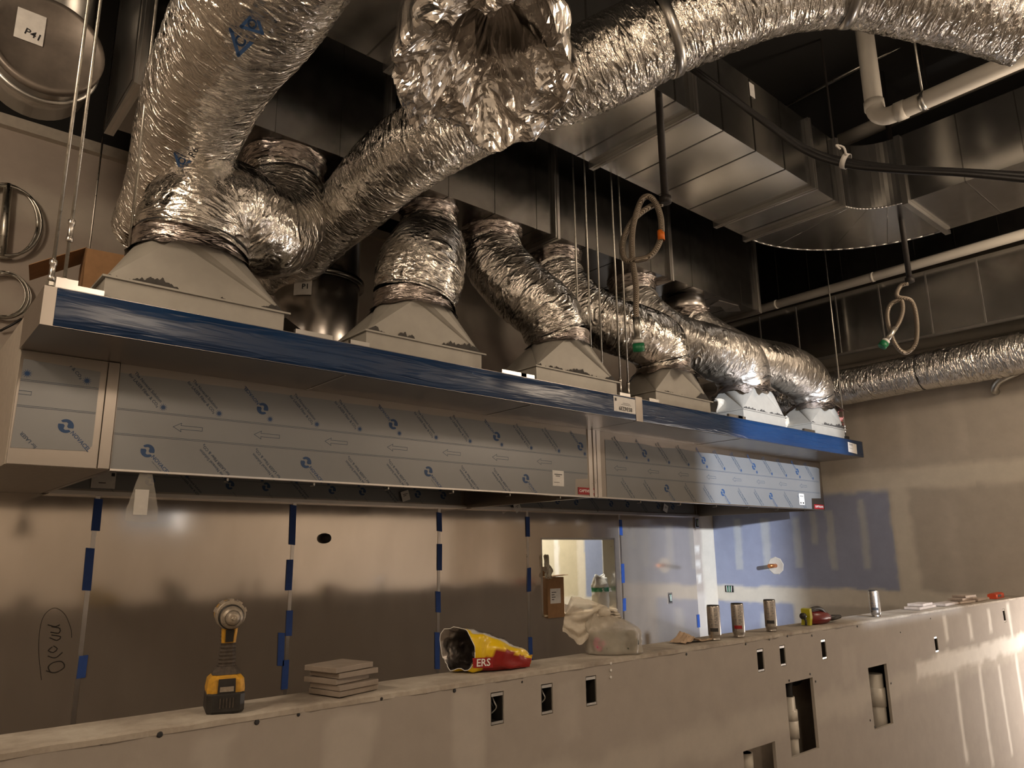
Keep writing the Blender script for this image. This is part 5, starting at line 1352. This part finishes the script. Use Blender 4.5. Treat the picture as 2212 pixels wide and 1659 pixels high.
# knotted plastic bag with a food tub
pb = empty('plastic_bag', (2.36, 2.10, ZW), 0.0, 'knotted milky plastic shopping bag holding a clear tub on the low wall', 'plastic bag')
U_ = Vector((0.774, -0.633, 0)); V_ = Vector((0.633, 0.774, 0))   # screen-right and away, on the wall top
rows, seg = 34, 56; vs = []; fs = []
for j in range(rows + 1):
    t_ = j / rows; z = 0.004 + 0.162 * t_
    if t_ < 0.55: rx, ry = 0.110, 0.072
    else:
        q = (t_ - 0.55) / 0.45; rx = 0.110 * (1 - q ** 1.4 * 0.86); ry = 0.072 * (1 - q ** 1.4 * 0.78)
    cxo = -0.055 * max(0, (t_ - 0.45) / 0.55) ** 1.2
    for k in range(seg):
        a = 2 * PI * k / seg; c, s_ = math.cos(a), math.sin(a)
        pw = lambda v_: math.copysign(abs(v_) ** 0.6, v_)
        cr = mnoise.noise(Vector((c * 2.4, s_ * 2.4, t_ * 2))) * 0.012 + (1 - abs(mnoise.noise(Vector((c * 6, s_ * 6, t_ * 3.2 + 4)))) * 3) * 0.0035 + (t_ > 0.6) * 0.006 * math.sin(9 * a + 3 * t_)
        vs.append(U_ * (cxo + (rx + cr) * pw(c)) + V_ * ((ry + cr) * pw(s_)) + Vector((0, 0, z + 0.006 * mnoise.noise(Vector((c * 3, s_ * 3, 9))) * (t_ > 0.1))))
for j in range(rows):
    for k in range(seg):
        k2 = (k + 1) % seg; fs.append((j * seg + k, j * seg + k2, (j + 1) * seg + k2, (j + 1) * seg + k))
fs.append(tuple(reversed(range(seg)))); fs.append(tuple(rows * seg + k for k in range(seg)))
M['bag_body'] = clear_plastic('milky_plastic_thin', (0.58, 0.53, 0.45, 1), 0.45, 0.35)
MB().add(vs, fs, True).build('bag_body', M['bag_body'], pb)
# flap and handles: a crumpled sheet leaving the knot to the left
nu, nv = 34, 26; vs = []; fs = []
outl = [(-0.045, 0.170), (-0.10, 0.212), (-0.165, 0.222), (-0.182, 0.150), (-0.205, 0.115), (-0.195, 0.062), (-0.150, 0.042), (-0.10, 0.085), (-0.02, 0.118), (-0.008, 0.16)]
topc = [Vector(p) for p in [(0.02, 0.165), (-0.045, 0.190), (-0.10, 0.212), (-0.166, 0.226), (-0.192, 0.170)]]
botc = [Vector(p) for p in [(0.035, 0.135), (-0.02, 0.110), (-0.085, 0.075), (-0.135, 0.038), (-0.208, 0.092)]]
def samp(c, t_):
    q = t_ * (len(c) - 1); i = min(int(q), len(c) - 2); f_ = q - i
    return c[i].lerp(c[i + 1], f_)
for i in range(nu + 1):
    for j in range(nv + 1):
        u, v = i / nu, j / nv
        p = samp(topc, u).lerp(samp(botc, u), v)
        dpt = -0.03 - 0.02 * u + (1 - abs(mnoise.noise(Vector((u * 2.2 - v * 1.0, v * 3.4, 2)))) * 2.6) * 0.020 + mnoise.noise(Vector((u * 8, v * 8, 5))) * 0.004
        ed = 0.006 * mnoise.noise(Vector((u * 12, v * 12, 8)))
        vs.append(U_ * (p.x + ed) + V_ * dpt + Vector((0, 0, p.y + ed)))
for i in range(nu):
    for j in range(nv): fs.append((i * (nv + 1) + j, (i + 1) * (nv + 1) + j, (i + 1) * (nv + 1) + j + 1, i * (nv + 1) + j + 1))
MB().add(vs, fs, True).build('bag_flap', M['bag_film'], pb)
MB().lathe([(0.012, -0.02), (0.024, -0.008), (0.026, 0.006), (0.016, 0.02)], U_ * -0.035 + V_ * -0.03 + Vector((0, 0, 0.158)), (0.5, 0.2, 0.8), 12).build('knot', M['bag_film'], pb)
tub = MB(); pl = [U_ * (x * 0.088) + V_ * (y * 0.05) for x, y in [(-1, -0.8), (-0.8, -1), (0.8, -1), (1, -0.8), (1, 0.8), (0.8, 1), (-0.8, 1), (-1, 0.8)]]
loft(tub, [[tuple(p * 0.9 + Vector((0, 0, 0.010))) for p in pl], [tuple(p + Vector((0, 0, 0.085))) for p in pl]]).build('food_tub', clear_plastic('tub_plastic', (0.30, 0.33, 0.27, 1), 0.55), pb)
mb = MB(); 
for k in range(7): mb.lathe([(0.003, -0.012), (0.014, 0), (0.003, 0.012)], U_ * (-0.062 + random.uniform(-0.016, 0.016)) + V_ * -0.0525 + Vector((0, 0, 0.040 + random.uniform(-0.018, 0.022))), (random.uniform(-1, 1), 0.2, random.uniform(-1, 1)), 8)
mb.build('pink_contents', flat('magenta', (0.45, 0.03, 0.16, 1), 0.5), pb)
mb = MB()
for (x, z) in ((0.062, 0.075), (0.058, 0.035), (0.075, 0.05)): mb.lathe([(0.004, -0.025), (0.022, 0), (0.004, 0.025)], U_ * x + V_ * -0.050 + Vector((0, 0, z)), (0.8, 0.2, 0.4), 8)
mb.build('dark_greens', flat('dark_green', (0.02, 0.035, 0.02, 1), 0.6), pb)

# torn paper
ps = empty('torn_paper', (0, 0, 0), 0, 'torn scrap of brown paper lying left of the cans', 'paper scrap')
a = at(1446, 1388, 2.99); nu, nv = 16, 8; vs = []; fs = []
for i in range(nu + 1):
    for j in range(nv + 1):
        u, v = i / nu, j / nv
        x = 2.775 + 0.20 * u + 0.015 * mnoise.noise(Vector((v * 5, 1, 0))); y = 2.055 + 0.085 * v * (1 - 0.4 * u) + 0.012 * mnoise.noise(Vector((u * 6, 4, 0)))
        z = ZW + 0.006 + max(0, 0.045 * math.exp(-((u - 0.33) / 0.16) ** 2) * (0.4 + 0.6 * v) + 0.010 * mnoise.noise(Vector((u * 7, v * 5, 0))))
        vs.append((x, y, z))
for i in range(nu):
    for j in range(nv): fs.append((i * (nv + 1) + j, (i + 1) * (nv + 1) + j, (i + 1) * (nv + 1) + j + 1, i * (nv + 1) + j + 1))
o = MB().add(vs, fs).build('paper_sheet', flat('brown_paper', (0.50, 0.37, 0.26, 1), 0.85), ps)
o.modifiers.new('solid', 'SOLIDIFY').thickness = 0.0012

# four slim cans, upside down
def can_mat():
    mt, nt, b = new_mat('printed_can')
    c = nt.nodes.new('ShaderNodeTexCoord'); sp = nt.nodes.new('ShaderNodeSeparateXYZ'); nt.links.new(c.outputs['Object'], sp.inputs[0])
    n = noise_tex(nt, coords(nt, None, (60, 60, 240)), 1.0, 2)
    r1 = ramp(nt, n, [(0.40, (0.50, 0.475, 0.45, 1)), (0.70, (0.42, 0.395, 0.37, 1))])
    nt.links.new(r1, b.inputs['Base Color']); b.inputs['Metallic'].default_value = 0.95; b.inputs['Roughness'].default_value = 0.27
    return mt
M['can'] = can_mat()
CANS = [(1545, 1383, 'leftmost of the three grouped silver cans, standing upside down', 'dark'), (1597, 1377, 'middle silver can of three, with a red band', 'red'), (1667, 1364, 'rightmost of the three grouped silver cans, with a black band', 'dark'), (1893, 1333, 'silver can standing alone farther along the low wall', 'dark')]
for k, (px, py, lab, band) in enumerate(CANS):
    v = RW @ np.array([(px - CX) / F_PX, (py - CY) / F_PX, 1.0]); tt = (ZW - EYE.z) / v[2]
    y = max(min(v[1] * tt, 2.15), 2.05)
    p = on_y(px, py, y)
    t = empty('drink_can', (p.x, y, ZW + 0.0015), 0.7 * k, lab, 'drink can', 'upturned slim cans')
    H_ = 0.152
    MB().lathe([(0.024, 0.0), (0.026, 0.001), (0.0262, 0.004), (0.0245, 0.007), (0.026, 0.014), (0.0288, 0.022), (0.0290, 0.026), (0.0290, H_ - 0.008), (0.0275, H_ - 0.002)], (0, 0, 0), (0, 0, 1), 32, cap=True).build('can_body', M['can'], t)
    MB().lathe([(0.0272, H_ - 0.003), (0.0275, H_), (0.024, H_), (0.020, H_ - 0.008), (0.001, H_ - 0.010)], (0, 0, 0), (0, 0, 1), 32, cap=False).build('can_base', M['black_plastic'], t)
    a0 = math.atan2(-y, -p.x) - 0.7 * k
    mt_b = M['red_badge'] if band == 'red' else M['ink']
    vs = []; fs = []
    for q in range(11):
        a = a0 - 0.7 + q * 0.13
        vs += [(0.0293 * math.cos(a), 0.0293 * math.sin(a), 0.038), (0.0293 * math.cos(a), 0.0293 * math.sin(a), 0.053)]
    for q in range(10): fs.append((2 * q, 2 * q + 2, 2 * q + 3, 2 * q + 1))
    MB().add(vs, fs, True).build('printed_band', mt_b, t)
    vs = []; fs = []
    for q in range(14):
        for w_ in range(5):
            if random.random() < 0.5 or w_ == 2: continue
            a = a0 - 0.75 + w_ * 0.28; a2 = a + random.uniform(0.12, 0.24); z = 0.062 + q * 0.0058; n0 = len(vs)
            vs += [(0.0293 * math.cos(a), 0.0293 * math.sin(a), z), (0.0293 * math.cos(a2), 0.0293 * math.sin(a2), z), (0.0293 * math.cos(a2), 0.0293 * math.sin(a2), z + 0.0016), (0.0293 * math.cos(a), 0.0293 * math.sin(a), z + 0.0012)]
            fs.append((n0, n0 + 1, n0 + 2, n0 + 3))
    MB().add(vs, fs).build('printing', M['film_ink2'], t)

# red, black and yellow hand tool
p = Vector((3.86, 2.09, ZW))
ht = empty('hand_tool', p, -0.06, 'black and red hand tool with a yellow clip lying on the low wall', 'hand tool')
MB().lathe([(0.012, 0.0), (0.032, 0.02), (0.037, 0.10), (0.030, 0.17), (0.014, 0.21)], (0.05, 0, 0.038), (1, 0, -0.04), 16).build('red_body', flat('dark_red', (0.16, 0.012, 0.010, 1), 0.35), ht)
MB().tube(spline([(0.03, 0, 0.062), (0.08, -0.012, 0.083), (0.15, -0.012, 0.082), (0.21, -0.005, 0.055), (0.26, 0, 0.030), (0.36, 0.0, 0.026)], 0.01), 0.011, 8).build('black_grip', M['black_plastic'], ht)
MB().lathe([(0.012, 0), (0.016, 0.05), (0.010, 0.13)], (0.24, 0, 0.024), (1, 0, 0.02), 10).build('black_handle', M['black_plastic'], ht)
MB().prism([(0.012, -0.03, 0.004), (0.032, -0.03, 0.004), (0.045, -0.03, 0.045), (0.040, -0.03, 0.090), (0.020, -0.03, 0.086), (0.022, -0.03, 0.045)], (0, 0.05, 0)).build('yellow_clip', flat('lime_yellow', (0.45, 0.42, 0.02, 1), 0.5), ht)
MB().lathe([(0.006, 0), (0.016, 0.006), (0.016, 0.026), (0.006, 0.032)], (-0.028, -0.01, 0.052), (1, 0, 0), 12).build('black_knob', M['black_plastic'], ht)
MB().tube(spline([(-0.012, -0.01, 0.05), (-0.006, -0.02, 0.03), (-0.008, -0.02, 0.006)], 0.01), 0.006, 6).build('black_leg', M['black_plastic'], ht)

# board offcuts and an orange tool at the far right
SCR = [(5.28, 5.62, 0.0, 0.10, 'long flat board offcut, nearest of the scraps right of the lone can'), (5.34, 5.56, 0.018, 0.14, 'small board offcut lying on the long flat one'), (5.72, 6.05, 0.0, 0.05, 'second flat board offcut farther along the low wall'), (6.00, 6.28, 0.0, -0.1, 'board offcut in the middle of the far scraps'), (6.05, 6.42, 0.018, 0.1, 'board offcut bridging the far pile of scraps'), (6.36, 6.66, 0.0, 0.06, 'board offcut at the far end, next to the orange tool'), (6.12, 6.30, 0.036, -0.2, 'topmost small chip on the far pile of scraps')]
for x0, x1, dz, rz, lab in SCR:
    o = MB().prism([(0, 0, 0), (x1 - x0, 0.006, 0), (x1 - x0 - 0.02, 0.09, 0), (0.015, 0.10, 0)], (0, 0, 0.0155)).build('board_offcut', flat('offcut_' + str(x0), (0.50, 0.42, 0.36, 1), 0.9, 0, 0.15, 30), None, loc=(x0, 2.045, ZW + 0.003 + dz))
    o.rotation_euler = (0, 0, rz * 0.5); tag(o, lab, 'offcut', 'board offcuts on the low wall')
ot = empty('utility_knife', (6.72, 2.06, ZW + 0.002), 0.1, 'orange-red tool at the far right end of the low wall', 'hand tool')
M['orange_red'] = flat('orange_red', (0.62, 0.07, 0.02, 1), 0.45)
loft(MB(), [[(x, y * 0.03, z * 0.02 + 0.02) for y, z in [(-1, -1), (1, -1), (1, 0.6), (0.5, 1), (-0.5, 1), (-1, 0.6)]] for x in (0.0, 0.06, 0.28)]).build('tool_body', M['orange_red'], ot)
MB().box((0.05, -0.033, 0.012), (0.16, 0.033, 0.030)).build('grip_panel', M['black_plastic'], ot)

# ================================================================== things in the pass-through
sill = tag(MB().box((WIN[0] + 0.005, YB - 0.03, WIN[2]), (WIN[1] - 0.005, YB + 0.14, WIN[2] + 0.014)).build('sill_board', flat('pine', (0.55, 0.44, 0.30, 1), 0.7)), 'pale board laid on the sill of the pass-through', 'board')
mb = MB()
for xa, xb, za, zb in [(WIN[0] - 0.012, WIN[0] + 0.004, WIN[2], WIN[3] + 0.012), (WIN[1] - 0.004, WIN[1] + 0.012, WIN[2], WIN[3] + 0.012), (WIN[0], WIN[1], WIN[3] - 0.004, WIN[3] + 0.012)]:
    mb.box((xa, YB - 0.016, za), (xb, YB + 0.13, zb))
tag(mb.build('trim_2', M['trim_steel']), kind='structure')
cbx = empty('cardboard_carton', (4.60, YB - 0.035, WIN[2] + 0.016), 0.0, 'narrow brown carton with a white label in the left of the pass-through', 'box')
MB().box((0, 0, -0.03), (0.20, 0.12, 0.31)).build('carton_body', M['cardboard'], cbx)
MB().box((0.03, -0.003, 0.09), (0.155, 0.0, 0.215)).build('white_label', M['paper'], cbx)
MB().box((0.045, -0.0045, 0.18), (0.10, -0.003, 0.186)).box((0.045, -0.0045, 0.16), (0.08, -0.003, 0.166)).box((0.045, -0.0045, 0.14), (0.09, -0.003, 0.146)).box((0.045, -0.0045, 0.12), (0.075, -0.003, 0.126)).build('printing', M['ink'], cbx)
MB().box((-0.0, 0.118, 0.31), (0.13, 0.122, 0.40)).build('flap', M['cardboard'], cbx)
MB().prism([(0.0, 0.0, 0.31), (0.26, 0.0, 0.325), (0.26, 0.10, 0.325), (0.0, 0.12, 0.31)], (0, 0, 0.004)).build('flap', M['cardboard'], cbx)
vs = []; fs = []
for i in range(13):
    for j in range(13):
        u, v = i / 12, j / 12
        vs.append((4.565 + 0.10 * u * (1 - 0.6 * v) , YB - 0.04 + 0.05 * mnoise.noise(Vector((u * 4, v * 4, 2))), 1.425 + 0.20 * v + 0.02 * mnoise.noise(Vector((u * 6, v * 6, 5)))))
for i in range(12):
    for j in range(12): fs.append((i * 13 + j, (i + 1) * 13 + j, (i + 1) * 13 + j + 1, i * 13 + j + 1))
o = tag(MB().add(vs, fs).build('plastic_sheet', M['bag_film']), 'crumpled white plastic above the carton in the pass-through', 'plastic sheet'); o.modifiers.new('s', 'SOLIDIFY').thickness = 0.003
bgx = empty('powder_bag', (5.37, YB + 0.055, WIN[2] + 0.016), 0.0, 'white paper bag with a green band on the right of the pass-through', 'bag')
rows, seg = 22, 32; vs = []; fs = []; cl = []
for j in range(rows + 1):
    t_ = j / rows
    wx = 0.085 * (1 if t_ < 0.75 else 1 - 0.12 * (t_ - 0.75) * 4); wy = 0.055 * (1 if t_ < 0.7 else max(0.12, 1 - (t_ - 0.7) * 2.9))
    for k in range(seg):
        a = 2 * PI * k / seg; c, s_ = math.cos(a), math.sin(a); pw = lambda v_: math.copysign(abs(v_) ** 0.6, v_)
        n_ = mnoise.noise(Vector((c * 3, s_ * 3, t_ * 6))) * 0.010 * (1 + (t_ > 0.6))
        vs.append(((wx + n_) * pw(c), (wy + n_) * pw(s_), 0.30 * t_ + (0.02 * math.sin(2 * a) if j == rows else 0)))
        cl.append((0.01, 0.19, 0.07) if 0.50 < t_ < 0.66 else (0.62, 0.60, 0.54))
for j in range(rows):
    for k in range(seg):
        k2 = (k + 1) % seg; fs.append((j * seg + k, j * seg + k2, (j + 1) * seg + k2, (j + 1) * seg + k))
fs.append(tuple(reversed(range(seg)))); fs.append(tuple(rows * seg + k for k in range(seg)))
bs_ = colored('bag_skin', vs, fs, cl, M['bag_print'], bgx)
for x in (-0.035, 0.06): print_on('lettering', text_mesh('SI.', 0.045, 'CENTER', M['white_ink']), bs_, (x, -0.074, 0.172), 0.05)
mb = MB(); zz = 1.12
vs = []; fs = []; n = 20
for i in range(n + 1):
    x = 4.86 + 0.25 * i / n; h = 0.055 * (1 - i / n) + 0.02 + 0.014 * mnoise.noise(Vector((i * 0.9, 3, 1)))
    vs += [(x, YB + 0.02, zz), (x, YB + 0.02 + 0.02 * mnoise.noise(Vector((i * 0.5, 1, 1))), zz + h)]
for i in range(n): fs.append((2 * i, 2 * i + 2, 2 * i + 3, 2 * i + 1))
o = tag(MB().add(vs, fs).build('torn_wrapper', M['paper']), 'torn white wrapper beside the carton in the pass-through', 'paper scrap'); o.modifiers.new('s', 'SOLIDIFY').thickness = 0.004

# foil scraps between the far transitions, and foil patches under the main duct's far end
def scrap(px, py, Y, w_, h_, label, seed):
    c = on_y(px, py, Y); n_ = 12; vs = []; fs = []
    for i in range(n_ + 1):
        for j in range(n_ + 1):
            u, v = i / n_ - 0.5, j / n_
            e = 0.25 * mnoise.noise(Vector((u * 4, v * 4, seed)))
            vs.append((c.x + w_ * (u * (0.6 + 0.5 * v) + e * 0.3), Y + 0.05 * mnoise.noise(Vector((u * 3, v * 3, seed + 5))) - 0.02 * v, 2.600 + h_ * v * (1 + e)))
    for i in range(n_):
        for j in range(n_): fs.append((i * (n_ + 1) + j, (i + 1) * (n_ + 1) + j, (i + 1) * (n_ + 1) + j + 1, i * (n_ + 1) + j + 1))
    o = MB().add(vs, fs).build('insulation_scrap', flat('pale_wrap_' + str(seed), (0.55, 0.50, 0.42, 1), 0.5, 0.2, 0.1, 20))
    o.modifiers.new('s', 'SOLIDIFY').thickness = 0.004
    tag(o, label, 'scrap', 'wrap scraps on the plenum')
scrap(1560, 862, 3.22, 0.20, 0.20, 'pale torn wrap standing between the fourth and fifth transitions', 3)
scrap(1692, 890, 3.22, 0.14, 0.16, 'small pale wrap scrap between the fifth and last transitions', 8)
vs = [(5.30, 3.36, MZ0 - 0.003), (5.55, 3.33, MZ0 - 0.003), (5.70, 3.40, MZ0 - 0.003), (5.62, 3.50, MZ0 - 0.003), (5.45, 3.44, MZ0 - 0.003), (5.36, 3.50, MZ0 - 0.003)]
MB().prism(vs, (0, 0, 0.002)).build('foil_patch', M['trim_steel'], mainT)
